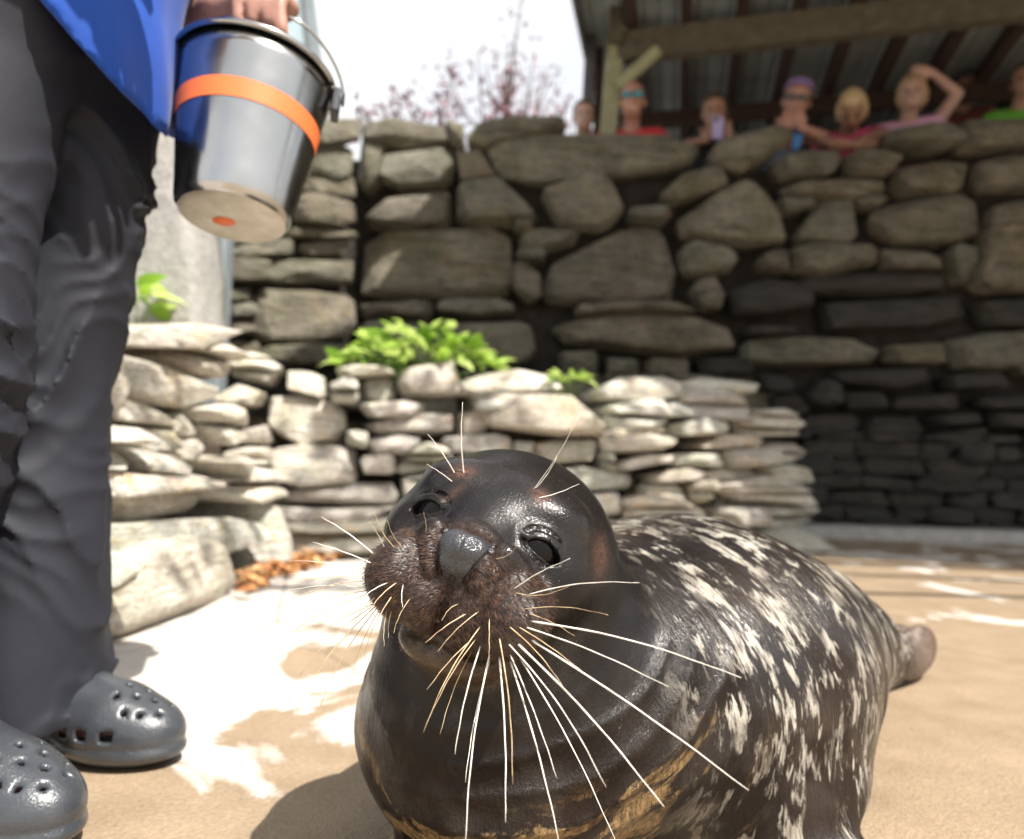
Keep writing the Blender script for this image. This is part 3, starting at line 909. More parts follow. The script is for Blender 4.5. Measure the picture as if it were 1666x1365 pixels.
# ------------------------------------------------------------------ purple-leaved tree beyond the wall
N = NT('purple_leaf'); pr_ = N.noise(N.coord('Object'), 3.0, 3)
M_purple = N.done(N.ramp(pr_, [(0.35, (0.15, 0.06, 0.085)), (0.65, (0.27, 0.13, 0.15))]), 0.55)
M_bark = mat_plain('bark', (0.09, 0.065, 0.05), 0.9, 0.3, 20, 0.7, 0.01)
def limb_path(rg, a, d, L, n=6, wob=0.12, up=0.1):
    pts = [Vector(a)]; d = Vector(d).normalized()
    for i in range(n):
        d = (d + Vector((rg.uniform(-wob, wob), rg.uniform(-wob, wob), rg.uniform(-wob, wob) + up))).normalized()
        pts.append(pts[-1] + d * (L / n))
    return pts
def purple_tree(base, h, spread, seed, label, nleaf, ls):
    rg = random.Random(seed); t = empty('purple_leaved_tree', base); tag(t, label, 'tree')
    VT, FT = [], []; VL, FL = [], []
    def addt(pts, r0, r1, n=6):
        V, F = tube(pts, [r0 + (r1 - r0) * i / (len(pts) - 1) for i in range(len(pts))], n); b = len(VT)
        VT.extend(V); FT.extend([tuple(b + i for i in f) for f in F])
    trunk = limb_path(rg, (0, 0, 0), (0, 0, 1), h * 0.35, 5, 0.05); addt(trunk, h * 0.02, h * 0.013, 8)
    tips = []
    for i in range(13):
        s = trunk[rg.randint(2, 5)]
        a = rg.uniform(0, 6.28); d = Vector((math.cos(a) * spread, math.sin(a) * spread, rg.uniform(0.5, 1.3)))
        l1 = limb_path(rg, s, d, h * rg.uniform(0.28, 0.52), 7, 0.16, 0.13); addt(l1, h * 0.008, h * 0.002)
        for j in range(4):
            s2 = l1[rg.randint(2, 6)]; d2 = Vector((rg.uniform(-1, 1), rg.uniform(-1, 1), rg.uniform(0.3, 1.4)))
            l2 = limb_path(rg, s2, d2, h * rg.uniform(0.12, 0.24), 5, 0.15, 0.15); addt(l2, h * 0.003, h * 0.001, 5)
            tips.append(l2)
        tips.append(l1[3:])
    for i in range(nleaf):
        tp = rg.choice(tips); p = tp[rg.randint(0, len(tp) - 1)] + Vector((rg.gauss(0, 1), rg.gauss(0, 1), rg.gauss(0, 1))) * h * 0.017
        B = Matrix.Rotation(rg.uniform(0, 6.28), 3, 'Z') @ Matrix.Rotation(rg.uniform(-1.3, 1.3), 3, 'X')
        s = ls * rg.uniform(0.6, 1.3); b = len(VL)
        for x, y in ((0, -1), (-.45, 0), (0, 1), (.45, 0)):
            q = B @ Vector((x * s, y * s, 0.15 * s * abs(x))); VL.append(tuple(p + q))
        FL.append((b, b + 1, b + 2, b + 3))
    obj('trunk', mesh('trunk', VT, FT), M_bark, t)
    obj('crown', mesh('crown', VL, FL, False), M_purple, t)
    return t
b1 = at(745, 190, 9.0); b1.z = 1.2
purple_tree(b1, 5.4, 0.75, 11, 'airy purple-leaved tree rising behind the stone wall against white sky', 5200, 0.055)
b2 = at(880, 190, 11.0); b2.z = 1.2
purple_tree(b2, 7.2, 0.6, 12, 'taller sparse purple-leaved tree between the airy tree and the shed', 2600, 0.055)

# ------------------------------------------------------------------ shade tree to the right of the camera, dappling the terrace
N = NT('green_tree_leaf'); gl_ = N.noise(N.coord('Object'), 3.0, 3); gc = N.ramp(gl_, [(0.35, (0.05, 0.10, 0.02)), (0.65, (0.09, 0.16, 0.035))])
M_tleaf = N.done(gc, 0.5)
def shade_tree(base, label, blobs, nleaf, seed):
    rg = random.Random(seed); t = empty('shade_tree', base); tag(t, label, 'tree'); b0 = Vector(base)
    VT, FT = [], []
    def addt(pts, r0, r1, n=8):
        V, F = tube(pts, [r0 + (r1 - r0) * i / (len(pts) - 1) for i in range(len(pts))], n); b = len(VT)
        VT.extend(V); FT.extend([tuple(b + i for i in f) for f in F])
    trunk = limb_path(rg, (0, 0, 0), (0, 0, 1), 3.6, 8, 0.05); addt(trunk, 0.17, 0.10, 12)
    VL, FL = [], []
    for c, r, w in blobs:
        cc_ = Vector(c) - b0; s = trunk[rg.randint(5, 8)]
        path = [s.lerp(cc_, k / 6) + Vector((rg.uniform(-.08, .08), rg.uniform(-.08, .08), 0.25 * math.sin(math.pi * k / 6))) for k in range(7)]; addt(path, 0.05, 0.012)
        tw = []
        for k in range(9):
            d = Vector((rg.gauss(0, 1), rg.gauss(0, 1), rg.gauss(0, 0.5))).normalized()
            q_ = [path[-1 - rg.randint(0, 2)].lerp(cc_ + d * r * 0.9, i / 4) + Vector((rg.uniform(-.03, .03),) * 3) for i in range(5)]; addt(q_, 0.01, 0.003, 5); tw.append(q_)
        for k in range(int(nleaf * w)):
            q_ = rg.choice(tw); p_ = q_[rg.randint(1, 4)] + Vector((rg.gauss(0, 1), rg.gauss(0, 1), rg.gauss(0, 0.6))) * r * 0.17
            B_ = Matrix.Rotation(rg.uniform(0, 6.28), 3, 'Z') @ Matrix.Rotation(rg.uniform(-0.8, 0.8), 3, 'X'); s_ = rg.uniform(0.035, 0.075); b = len(VL)
            for x, y in ((0, -1), (-.42, -.2), (-.3, .5), (0, 1), (.3, .5), (.42, -.2)):
                VL.append(tuple(p_ + B_ @ Vector((x * s_, y * s_, 0.2 * s_ * abs(x)))))
            FL.append(tuple(range(b, b + 6)))
    obj('trunk', mesh('trunk', VT, FT), M_bark, t); obj('crown', mesh('crown', VL, FL, False), M_tleaf, t)
    return t
def over(x, y, z, h=4.6): k = (h - z) / SUN.z; return (x + SUN.x * k, y + SUN.y * k, h)
shade_tree((5.6, 1.6, 0), 'leafy green tree standing beside the pool yard, shading the rock terrace', [
    (over(-1.05, 2.0, 0.45), 0.42, 1.0), (over(-0.35, 3.1, 0.55, 4.9), 0.45, 1.0), (over(0.35, 3.3, 0.35, 4.4), 0.40, 0.9), (over(1.15, 3.5, 0.45, 4.7), 0.42, 1.0), (over(-0.9, 2.9, 0.3, 5.0), 0.38, 0.8)], 60, 8)
# ------------------------------------------------------------------ the seal
HC = at(810, 899, 0.685)                                    # head centre
HN = at(736, 905, 0.548)                                    # nose tip
HF = (HN - HC).normalized()
_hu0 = (Vector((0, 0, 1)) - HF * HF.z).normalized(); _hr0 = _hu0.cross(HF)
TH = math.radians(16.5)
HR = _hr0 * math.cos(TH) - _hu0 * math.sin(TH); HU = _hu0 * math.cos(TH) + _hr0 * math.sin(TH)
HB = np.array([list(HR), list(HU), list(HF)], dtype=np.float32); HCn = np.array(HC, dtype=np.float32)
def hl(p): return (p - HCn) @ HB.T                          # world -> head space (right, up, forward)
def hw(q): return HC + HR * q[0] + HU * q[1] + HF * q[2]
EYE_RU = [(-0.0535, 0.0225), (0.0535, 0.0225)]
def eye_frame(s):
    n = Vector((0.60 * s, 0.26, 0.75)).normalized()         # outward
    a = Vector((1, 0, 0)); a = (a - n * a.dot(n)).normalized(); tilt = -0.20 * s
    b = n.cross(a)
    a2 = a * math.cos(tilt) + b * math.sin(tilt); b2 = n.cross(a2)
    return np.array([list(a2), list(b2), list(n)], dtype=np.float32)
def head_base(q):
    d = ell(q, (0, 0.008, -0.035), (0.104, 0.084, 0.118))
    d = smin(d, ell(q, (0, -0.022, -0.02), (0.098, 0.075, 0.105)), 0.03)
    d = smin(d, cone(q, (0, 0.024, 0.03), (0, 0.004, 0.092), 0.044, 0.025), 0.03)
    d = smin(d, ell(q, (0, -0.032, 0.066), (0.056, 0.044, 0.056)), 0.025)
    return d
def head_pre(q):
    d = head_base(q)
    aq = q.copy(); aq[:, 0] = np.abs(aq[:, 0])
    # brow bosses and cheek
    d = smin(d, ell(aq, (0.045, 0.048, 0.040), (0.028, 0.018, 0.026)), 0.03)
    d = smin(d, ell(aq, (0.060, -0.002, 0.046), (0.030, 0.026, 0.030)), 0.03)
    # whisker pads, lip, chin
    d = smin(d, ell(aq, (0.043, -0.034, 0.090), (0.036, 0.035, 0.038)), 0.010)
    d = smin(d, ell(aq, (0.016, -0.044, 0.100), (0.020, 0.026, 0.026)), 0.008)
    d = smin(d, ell(q, (0, -0.083, 0.054), (0.046, 0.021, 0.042)), 0.014)
    # nose: leathery shield with two side folds
    d = smin(d, rbox(q, (0, 0.0, 0.110), (0.0195, 0.0165, 0.020), 0.012), 0.006)
    d = smin(d, ell(q, (0, 0.006, 0.116), (0.020, 0.013, 0.017)), 0.005)
    d = smin(d, cone(aq, (0.0300, 0.010, 0.106), (0.0185, -0.017, 0.117), 0.0105, 0.0085), 0.003)
    d = smin(d, ell(aq, (0.037, 0.000, 0.096), (0.012, 0.014, 0.013)), 0.012)
    return d
def fsurf(fn, r, u):
    f = np.linspace(0.22, 0.0, 441).astype(np.float32)
    q = np.stack([np.full_like(f, r), np.full_like(f, u), f], 1); d = fn(q)
    i = int(np.argmax(d < 0)); return float(f[i])
EYE = [(r, u, fsurf(head_pre, r, u)) for r, u in EYE_RU]
LIDR, EYER, LIDUP = 0.0250, 0.0232, 0.0042
def eye_centre(i):
    B = eye_frame((-1, 1)[i]); return np.array(EYE[i], np.float32) - B[2] * (LIDR - LIDUP)
def head_lids(q):
    d = head_pre(q)
    for i in (0, 1):
        c = eye_centre(i); d = smin(d, np.sqrt(((q - c) ** 2).sum(1)) - LIDR, 0.009)
    return d
def on(fn, pts, dep): return [(r, u, fsurf(fn, r, u) - dep) for r, u in pts]
G_slit = on(head_pre, [(0.0215, 0.0135), (0.0195, 0.0060), (0.0160, -0.0040), (0.0120, -0.0135), (0.0100, -0.0185)], 0.0004)
G_phil = on(head_pre, [(0, -0.018), (0, -0.030), (0, -0.045), (0, -0.062)], 0.0006)
G_mid = on(head_pre, [(0, 0.014), (0, 0.004), (0, -0.010)], -0.0006)
G_mouth = on(head_pre, [(0.0, -0.0690), (0.016, -0.0720), (0.034, -0.0735), (0.050, -0.0700), (0.064, -0.0600)], 0.001)
def head_sdf(q):
    d = head_lids(q)
    aq = q.copy(); aq[:, 0] = np.abs(aq[:, 0])
    d = smax(d, -chain(aq, G_slit, [0.0012, 0.0026, 0.0028, 0.0020, 0.0008]), 0.0016)
    d = smax(d, -chain(q, G_phil, [0.0008, 0.0022, 0.0028, 0.0030]), 0.0045)
    d = smax(d, -chain(q, G_mid, [0.0006, 0.0010, 0.0008]), 0.0035)
    d = smax(d, -chain(aq, G_mouth, [0.0030, 0.0030, 0.0028, 0.0022, 0.001]), 0.006)
    for i in (0, 1):
        B = eye_frame((-1, 1)[i]); c = eye_centre(i); qq = (q - c) @ B.T
        r_ = np.sqrt((qq[:, 0] / 0.0150) ** 2 + ((qq[:, 1] + 0.0005 + 0.10 * np.abs(qq[:, 0])) / np.where(qq[:, 1] > 0, 0.0062, 0.0072)) ** 2)
        d = smax(d, -np.maximum((r_ - 1) * 0.0066, 0.010 - qq[:, 2]), 0.0014)
        # crease above the lid and bag below
        cr_ = np.sqrt((np.sqrt((qq[:, 0] / 0.0215) ** 2 + ((qq[:, 1] - 0.001) / 0.0135) ** 2) - 1) ** 2 * 0.0135 ** 2 + (np.sqrt((qq ** 2).sum(1)) - LIDR - 0.0006) ** 2) - 0.0009
        d = smax(d, -np.maximum(cr_, 0.004 - np.abs(qq[:, 1])), 0.004)
    return d
ZS = 1.36
AX = [(0.010, 0.800, 0.138, 0.154), (0.10, 0.875, 0.150, 0.212), (0.225, 0.975, 0.156, 0.236), (0.355, 1.095, 0.148, 0.182), (0.485, 1.215, 0.122, 0.132), (0.60, 1.32, 0.088, 0.092), (0.70, 1.41, 0.058, 0.058)]
tail_dir = Vector((0.73, 0.68, 0)).normalized(); tail_n = Vector((-tail_dir.y, tail_dir.x, 0))
TB = [list(tail_dir), list(tail_n), [0, 0, 1]]
ff_d = Vector((0.80, -0.55, 0)).normalized(); FB = [list(ff_d), [-ff_d.y, ff_d.x, 0], [0, 0, 1]]
fl_d = Vector((-0.75, -0.45, 0)).normalized(); FLB = [list(fl_d), [-fl_d.y, fl_d.x, 0], [0, 0, 1]]
def seal_sdf(p):
    p = p.astype(np.float32)
    s = p.copy(); s[:, 2] *= ZS
    d = chain(s, [(x, y, z * ZS) for x, y, z, r in AX], [r for *_, r in AX], 0.05)
    # neck
    nb = np.array(HC, np.float32)
    n0 = nb + np.array(HF, np.float32) * -0.035
    d = smin(d, chain(p, [n0, (0.004, 0.755, 0.225), (0.006, 0.785, 0.135)], [0.096, 0.124, 0.148], 0.03), 0.045)
    # rolls of skin round the throat
    dh = np.sqrt(((p - nb) ** 2).sum(1)); an = np.arctan2(p[:, 0] - 0.01, 0.86 - p[:, 1])
    ph_ = dh * 210 + 1.4 * np.sin(an * 3.1 + 0.7) + 0.8 * np.sin(an * 7 + dh * 40)
    wv = -(1 - np.abs(np.sin(ph_ * 0.5)) ** 0.7) * 0.0060 + np.sin(dh * 75 + 1.2 * np.sin(an * 2.3)) * 0.0015
    msk = np.clip((dh - 0.135) / 0.04, 0, 1) * np.clip((0.285 - dh) / 0.05, 0, 1) * np.clip((0.86 - p[:, 1]) / 0.08, 0, 1) * np.clip((p[:, 0] + 0.10) / 0.10, 0.15, 1) * np.clip((0.26 - p[:, 2]) / 0.06, 0, 1)
    d = d + wv * msk
    d = smin(d, ell(p, (0.245, 0.865, 0.055), (0.16, 0.135, 0.075)), 0.05)
    # hind flippers and tail
    c = np.array((0.745, 1.455, 0.055), np.float32)
    d = smin(d, ell(p, c + np.array(tail_n) * 0.028, (0.105, 0.020, 0.046), TB), 0.02)
    d = smin(d, ell(p, c - np.array(tail_n) * 0.028 + np.array((0.02, 0.0, 0.004)), (0.105, 0.020, 0.050), TB), 0.02)
    d = smin(d, ell(p, (0.785, 1.495, 0.070), (0.040, 0.034, 0.028), TB), 0.02)
    # fore flippers
    d = smin(d, ell(p, (0.30, 0.765, 0.020), (0.10, 0.05, 0.020), FB), 0.03)
    d = smin(d, ell(p, (-0.10, 0.72, 0.016), (0.09, 0.045, 0.016), FLB), 0.02)
    near = ((p - nb) ** 2).sum(1) < 0.24 ** 2
    if near.any():
        q = hl(p[near]); d[near] = smin(d[near], head_sdf(q), 0.018)
    d = smax(d, 0.0015 - p[:, 2], 0.006)
    return d
V, Fq = polygonise(seal_sdf, (-0.33, 0.50, -0.012), (0.98, 1.70, 0.44), 0.0062)
bm = bmesh.new()
bvs = [bm.verts.new(v) for v in V.tolist()]
for f in Fq.tolist():
    try: bm.faces.new([bvs[i] for i in f])
    except ValueError: pass
del bvs
# drop loose islands: keep the biggest connected piece
bm.verts.ensure_lookup_table()
seen = set(); best = []
for v0 in bm.verts:
    if v0.index in seen: continue
    st = [v0]; seen.add(v0.index); comp = []
    while st:
        v = st.pop(); comp.append(v)
        for e in v.link_edges:
            w = e.other_vert(v)
            if w.index not in seen: seen.add(w.index); st.append(w)
    if len(comp) > len(best): best = comp
keep = set(v.index for v in best)
bmesh.ops.delete(bm, geom=[v for v in bm.verts if v.index not in keep], context='VERTS')
def refine(test):
    co = np.array([v.co for v in bm.verts]); m = test(co)
    bm.verts.index_update()
    es = [e for e in bm.edges if m[e.verts[0].index] and m[e.verts[1].index]]
    bmesh.ops.subdivide_edges(bm, edges=es, cuts=1, use_grid_fill=True)
    co = np.array([v.co for v in bm.verts]); m = test(co)
    P = project(seal_sdf, co[m], 3)
    bm.verts.ensure_lookup_table()
    for i, p in zip(np.nonzero(m)[0], P): bm.verts[int(i)].co = p
def t_front(c): return (c[:, 1] < 0.86) & (c[:, 2] > 0.02)
def t_head(c):
    q = hl(c.astype(np.float32)); return (q[:, 2] > -0.03) & (q[:, 1] > -0.11) & (q[:, 1] < 0.11) & (np.abs(q[:, 0]) < 0.12)
def t_face(c):
    q = hl(c.astype(np.float32))
    eye = np.minimum(((q - np.array(EYE[0])) ** 2).sum(1), ((q - np.array(EYE[1])) ** 2).sum(1)) < 0.034 ** 2
    nose = (np.abs(q[:, 0]) < 0.05) & (q[:, 1] > -0.085) & (q[:, 1] < 0.035) & (q[:, 2] > 0.08)
    return eye | nose
refine(t_front); refine(t_head); refine(t_face)
me = bpy.data.meshes.new('seal'); bm.normal_update(); bm.to_mesh(me); bm.free()
me.polygons.foreach_set('use_smooth', [True] * len(me.polygons))
co = np.empty(len(me.vertices) * 3); me.vertices.foreach_get('co', co); co = co.reshape(-1, 3)
if sum(p.normal.z for p in list(me.polygons)[:50]) and False: me.flip_normals()
# --- attributes: region masks and fur-flow coordinates
q = hl(co.astype(np.float32)); aq0 = np.abs(q[:, 0])
def ss(x, a, b):
    t = np.clip((x - a) / (b - a), 0, 1); return t * t * (3 - 2 * t)
nw = np.interp(q[:, 1], [-0.019, -0.0135, -0.004, 0.006, 0.0135, 0.018], [0.006, 0.0115, 0.0158, 0.0192, 0.0205, 0.012])
nose_m = ss(nw - aq0, -0.0006, 0.0012) * ss(q[:, 1], -0.021, -0.012) * ss(-q[:, 1], -0.0195, -0.0165) * (q[:, 2] > 0.09)
muz = ss(-np.minimum(ell(np.stack([aq0, q[:, 1], q[:, 2]], 1), (0.040, -0.034, 0.094), (0.050, 0.044, 0.05)), ell(q, (0, -0.02, 0.115), (0.045, 0.05, 0.035))), -0.006, 0.014)
bvh = BVHTree.FromPolygons(co.tolist(), [tuple(p.vertices) for p in me.polygons])
def pick(px, py): return bvh.ray_cast(CAM, ray(px, py).normalized())[0]
def spot(px, py, sx, sy, rot=0.0):
    h = pick(px, py)
    if h is None: return np.zeros(len(q))
    c = hl(np.array([h], np.float32))[0]; dq = q - c
    a_ = dq[:, 0] * math.cos(rot) + dq[:, 1] * math.sin(rot); b_ = -dq[:, 0] * math.sin(rot) + dq[:, 1] * math.cos(rot)
    return np.exp(-(a_ / sx) ** 2 - (b_ / sy) ** 2 - (dq[:, 2] / 0.02) ** 2)
brow = np.maximum(spot(752, 768, 0.011, 0.006, 0.3), spot(880, 808, 0.010, 0.006, -0.5))
brow = np.maximum(brow, 0.5 * spot(742, 800, 0.012, 0.004, 1.0))
ear = spot(976, 905, 0.010, 0.026)
chin = ss(-ell(q, (0, -0.080, 0.060), (0.055, 0.03, 0.052)), -0.01, 0.01) * (q[:, 1] < -0.066)
hd = np.sqrt(((q - np.array((0, 0, -0.02))) ** 2).sum(1))
body_m = ss(hd, 0.13, 0.21)
axp = np.array([(a[0], a[1], a[2]) for a in AX]); bdir = axp[-1] - axp[0]; bdir[2] = 0; bdir /= np.linalg.norm(bdir); bside = np.array((bdir[1], -bdir[0], 0.0))
S_ = (co - axp[0]) @ bdir; sa = (axp - axp[0]) @ bdir
lat = (co - axp[0]) @ bside - np.interp(S_, sa, (axp - axp[0]) @ bside); zc = np.interp(S_, sa, axp[:, 2])
T_ = np.arctan2(lat, co[:, 2] - zc) * 0.19; bd = lat ** 2 + (co[:, 2] - zc) ** 2
flow_m = ss(S_, 0.0, 0.07)
hdv = np.sqrt(((co - np.array(HC)) ** 2).sum(1)); hang = np.arctan2(co[:, 0] - 0.01, 0.86 - co[:, 1])
tail_m = ss(S_, 0.90, 0.98)
tailtip = ss(co[:, 0] * 0.73 + co[:, 1] * 0.68, 1.575, 1.615)
belly = ss(hdv, 0.20, 0.245) * ss(0.27 - co[:, 0], 0.0, 0.15) * ss(0.92 - co[:, 1], 0.0, 0.1) * ss(0.2 - co[:, 2], 0.0, 0.05)
def vattr(name, typ, arr):
    a = me.attributes.new(name, typ, 'POINT')
    a.data.foreach_set('vector' if typ == 'FLOAT_VECTOR' else 'value', np.ascontiguousarray(arr, dtype=np.float32).ravel())
vattr('flow', 'FLOAT_VECTOR', np.stack([S_, T_, np.sqrt(bd)], 1))
vattr('headpos', 'FLOAT_VECTOR', q)
vattr('throat', 'FLOAT_VECTOR', np.stack([hdv, hang * 0.2, np.zeros(len(co))], 1))
for nm, ar in (('nose', nose_m), ('muzzle', muz), ('brow', np.maximum(brow, ear * 0.75)), ('bodymask', body_m), ('tail', tail_m), ('tailtip', tailtip), ('belly', belly), ('chin', chin), ('flowmask', flow_m)):
    vattr(nm, 'FLOAT', ar)

def seal_material():
    N = NT('wet_seal_coat')
    fl = N.attr('flow', 'Vector'); hp = N.attr('headpos', 'Vector'); ob = N.coord('Object')
    def mp(v, s, loc=(0, 0, 0), rot=(0, 0, 0)):
        x = N.n('Mapping'); N.l(v, x.inputs[0]); x.inputs['Scale'].default_value = s; x.inputs['Location'].default_value = loc; x.inputs['Rotation'].default_value = rot; return x.outputs[0]
    fr = (0, 0, math.radians(-28))
    ragn = N.n('TexNoise'); N.l(mp(fl, (60, 16, 0), rot=fr), ragn.inputs['Vector']); ragn.inputs['Scale'].default_value = 1.9; ragn.inputs['Detail'].default_value = 6
    wob = N.n('VectorMath', operation='SCALE'); N.l(ragn.outputs['Color'], wob.inputs[0]); wob.inputs['Scale'].default_value = 1.5
    def warped(v):
        x = N.n('VectorMath', operation='ADD'); N.l(v, x.inputs[0]); N.l(wob.outputs[0], x.inputs[1]); return x.outputs[0]
    s1 = N.noise(warped(mp(fl, (36, 21, 0), rot=fr)), 1.0, 4, 0.62)
    streak = N.rng(s1, 0.52, 0.635, smooth=True)
    s2 = N.vor(warped(mp(fl, (24, 15, 0), (3, 5, 0), rot=fr)), 1.0)
    ringv = N.rng(N.math('ABSOLUTE', N.math('SUBTRACT', s2, 0.33)), 0.03, 0.10, 1, 0, smooth=True)
    rmask = N.rng(N.noise(mp(fl, (8, 5, 0)), 1.0, 2), 0.52, 0.62)
    ringv = N.math('MULTIPLY', N.math('MULTIPLY', ringv, rmask), 0.7)
    dots = N.rng(N.vor(warped(mp(fl, (46, 27, 0), (9, 1, 0), rot=fr)), 1.0), 0.16, 0.30, 1, 0, smooth=True)
    dots = N.math('MULTIPLY', dots, N.rng(N.noise(mp(fl, (11, 7, 0), (2, 2, 0)), 1.0, 2), 0.42, 0.52))
    sp = N.math('MAXIMUM', N.math('MAXIMUM', streak, ringv), dots)
    hairf = N.noise(mp(fl, (420, 60, 0), rot=fr), 1.0, 3, 0.6)
    sp = N.math('MULTIPLY', sp, N.rng(hairf, 0.3, 0.55, 0.35, 1.0))
    sp = N.math('MULTIPLY', sp, N.attr('flowmask')); sp = N.math('MULTIPLY', sp, N.attr('bodymask')); sp = N.math('MULTIPLY', sp, N.rng(N.attr('belly'), 0, 1, 1, 0.25))
    dark = N.ramp(N.noise(ob, 14, 5, 0.6), [(0.3, (0.004, 0.0035, 0.0033)), (0.7, (0.011, 0.0085, 0.0075))])
    brn = N.ramp(N.noise(ob, 7, 4), [(0.35, (0.007, 0.005, 0.0043)), (0.65, (0.020, 0.012, 0.0085))])
    dark = N.mix(N.attr('bodymask'), dark, brn)
    pale = N.ramp(N.noise(ob, 20, 3), [(0.3, (0.22, 0.19, 0.145)), (0.7, (0.44, 0.41, 0.355))])
    th = N.attr('throat', 'Vector')
    bl_n = N.rng(N.noise(mp(th, (34, 15, 0)), 1.0, 6, 0.66, 0.5), 0.51, 0.59, smooth=True)
    bl_n = N.math('MULTIPLY', bl_n, N.rng(N.noise(mp(ob, (260, 260, 50)), 1.0, 3, 0.6), 0.3, 0.6, 0.2, 1.0)); bel = N.math('MULTIPLY', bl_n, N.attr('belly'))
    col = N.mix(sp, dark, pale)
    col = N.mix(N.math('MULTIPLY', bel, N.rng(hairf, 0.3, 0.6, 0.5, 0.95)), col, (0.36, 0.23, 0.10))
    hm = N.noise(mp(hp, (260, 260, 120)), 1.0, 3)
    mz = N.ramp(hm, [(0.32, (0.010, 0.006, 0.005)), (0.55, (0.030, 0.016, 0.011)), (0.75, (0.075, 0.040, 0.025))])
    col = N.mix(N.attr('muzzle'), col, mz)
    col = N.mix(N.math('MULTIPLY', N.attr('chin'), 0.6), col, (0.10, 0.065, 0.035))
    bn = N.math('MULTIPLY', N.attr('brow'), N.rng(N.noise(mp(hp, (300, 300, 300)), 1, 2), 0.3, 0.6, 0.2, 1.0))
    col = N.mix(N.math('MULTIPLY', bn, 0.7), col, (0.13, 0.06, 0.038))
    ns = N.vor(mp(hp, (900, 900, 900)), 1.0)
    ncol = N.ramp(N.noise(mp(hp, (1, 1, 1)), 700, 2), [(0.3, (0.016, 0.017, 0.020)), (0.7, (0.045, 0.047, 0.054))])
    col = N.mix(N.attr('nose'), col, ncol)
    col = N.mix(N.math('MULTIPLY', N.attr('tail'), 0.75), col, N.ramp(N.noise(ob, 25, 3), [(0.3, (0.10, 0.068, 0.052)), (0.7, (0.18, 0.135, 0.115))]))
    col = N.mix(N.math('MULTIPLY', N.attr('tailtip'), 0.9), col, (0.075, 0.04, 0.02))
    # wet coat relief: clumped hair, fine hair, droplets
    fur1 = N.noise(mp(fl, (150, 26, 30), rot=fr), 1.0, 4, 0.6)
    fur2 = N.noise(mp(fl, (700, 90, 100), rot=fr), 1.0, 2, 0.5)
    hfur = N.noise(mp(hp, (520, 520, 130)), 1.0, 3, 0.6)
    drop = N.rng(N.vor(mp(ob, (1, 1, 1)), 460), 0.0, 0.28, 1, 0)
    dmask = N.rng(N.noise(ob, 16, 5), 0.44, 0.60)
    drop = N.math('MULTIPLY', drop, dmask)
    fur3 = N.math('MULTIPLY', N.noise(mp(ob, (230, 230, 55)), 1.0, 5, 0.65), 2.0)
    fl_h = N.math('ADD', N.math('MULTIPLY', N.math('ADD', fur1, N.math('MULTIPLY', fur2, 0.6)), N.attr('flowmask')), N.math('MULTIPLY', fur3, N.rng(N.attr('flowmask'), 0, 1, 1.0, 0.0)))
    hB = N.math('MULTIPLY', fl_h, N.attr('bodymask'))
    hH = N.math('MULTIPLY', hfur, N.rng(N.attr('muzzle'), 0, 1, 0.22, 0.55))
    h = N.math('ADD', N.math('ADD', hB, hH), N.math('MULTIPLY', drop, 0.6))
    h = N.mix(N.attr('nose'), h, N.math('MULTIPLY', ns, 0.22))
    nb = N.bump(h, 0.9, 0.0022)
    rough = N.rng(N.noise(ob, 30, 3), 0.35, 0.65, 0.33, 0.50)
    m = N.done(col, N.mix(N.attr('nose'), rough, (0.2, 0.2, 0.2)), nb, Specular_IOR_Level=N.rng(N.attr('nose'), 0, 1, 0.17, 0.55))
    N.put(N.b.inputs['Coat Weight'], N.math('MAXIMUM', N.rng(dmask, 0, 1, 0.02, 0.65), N.rng(N.attr('bodymask'), 0, 1, 0.22, 0.0))); N.put(N.b.inputs['Coat Roughness'], 0.09)
    N.l(nb, N.b.inputs['Coat Normal'])
    return m
M_seal = seal_material()
seal = obj('seal', me, M_seal)
tag(seal, 'wet dark harbour seal with pale spots, head tilted, facing the camera', 'seal')
# eyes
N = NT('seal_eye'); M_eye = N.done((0.004, 0.003, 0.003), 0.05, None, Specular_IOR_Level=0.2)
def uvsphere(r, n=20, m=14, sc=(1, 1, 1)):
    b = bmesh.new(); bmesh.ops.create_uvsphere(b, u_segments=n, v_segments=m, radius=r)
    for v in b.verts: v.co = Vector((v.co.x * sc[0], v.co.y * sc[1], v.co.z * sc[2]))
    mm = bpy.data.meshes.new('sphere'); b.to_mesh(mm); b.free(); mm.polygons.foreach_set('use_smooth', [True] * len(mm.polygons)); return mm
for i in (0, 1):
    obj('eye', uvsphere(EYER, 36, 26), M_eye, seal, hw(eye_centre(i).tolist()))
dg = bpy.context.evaluated_depsgraph_get()
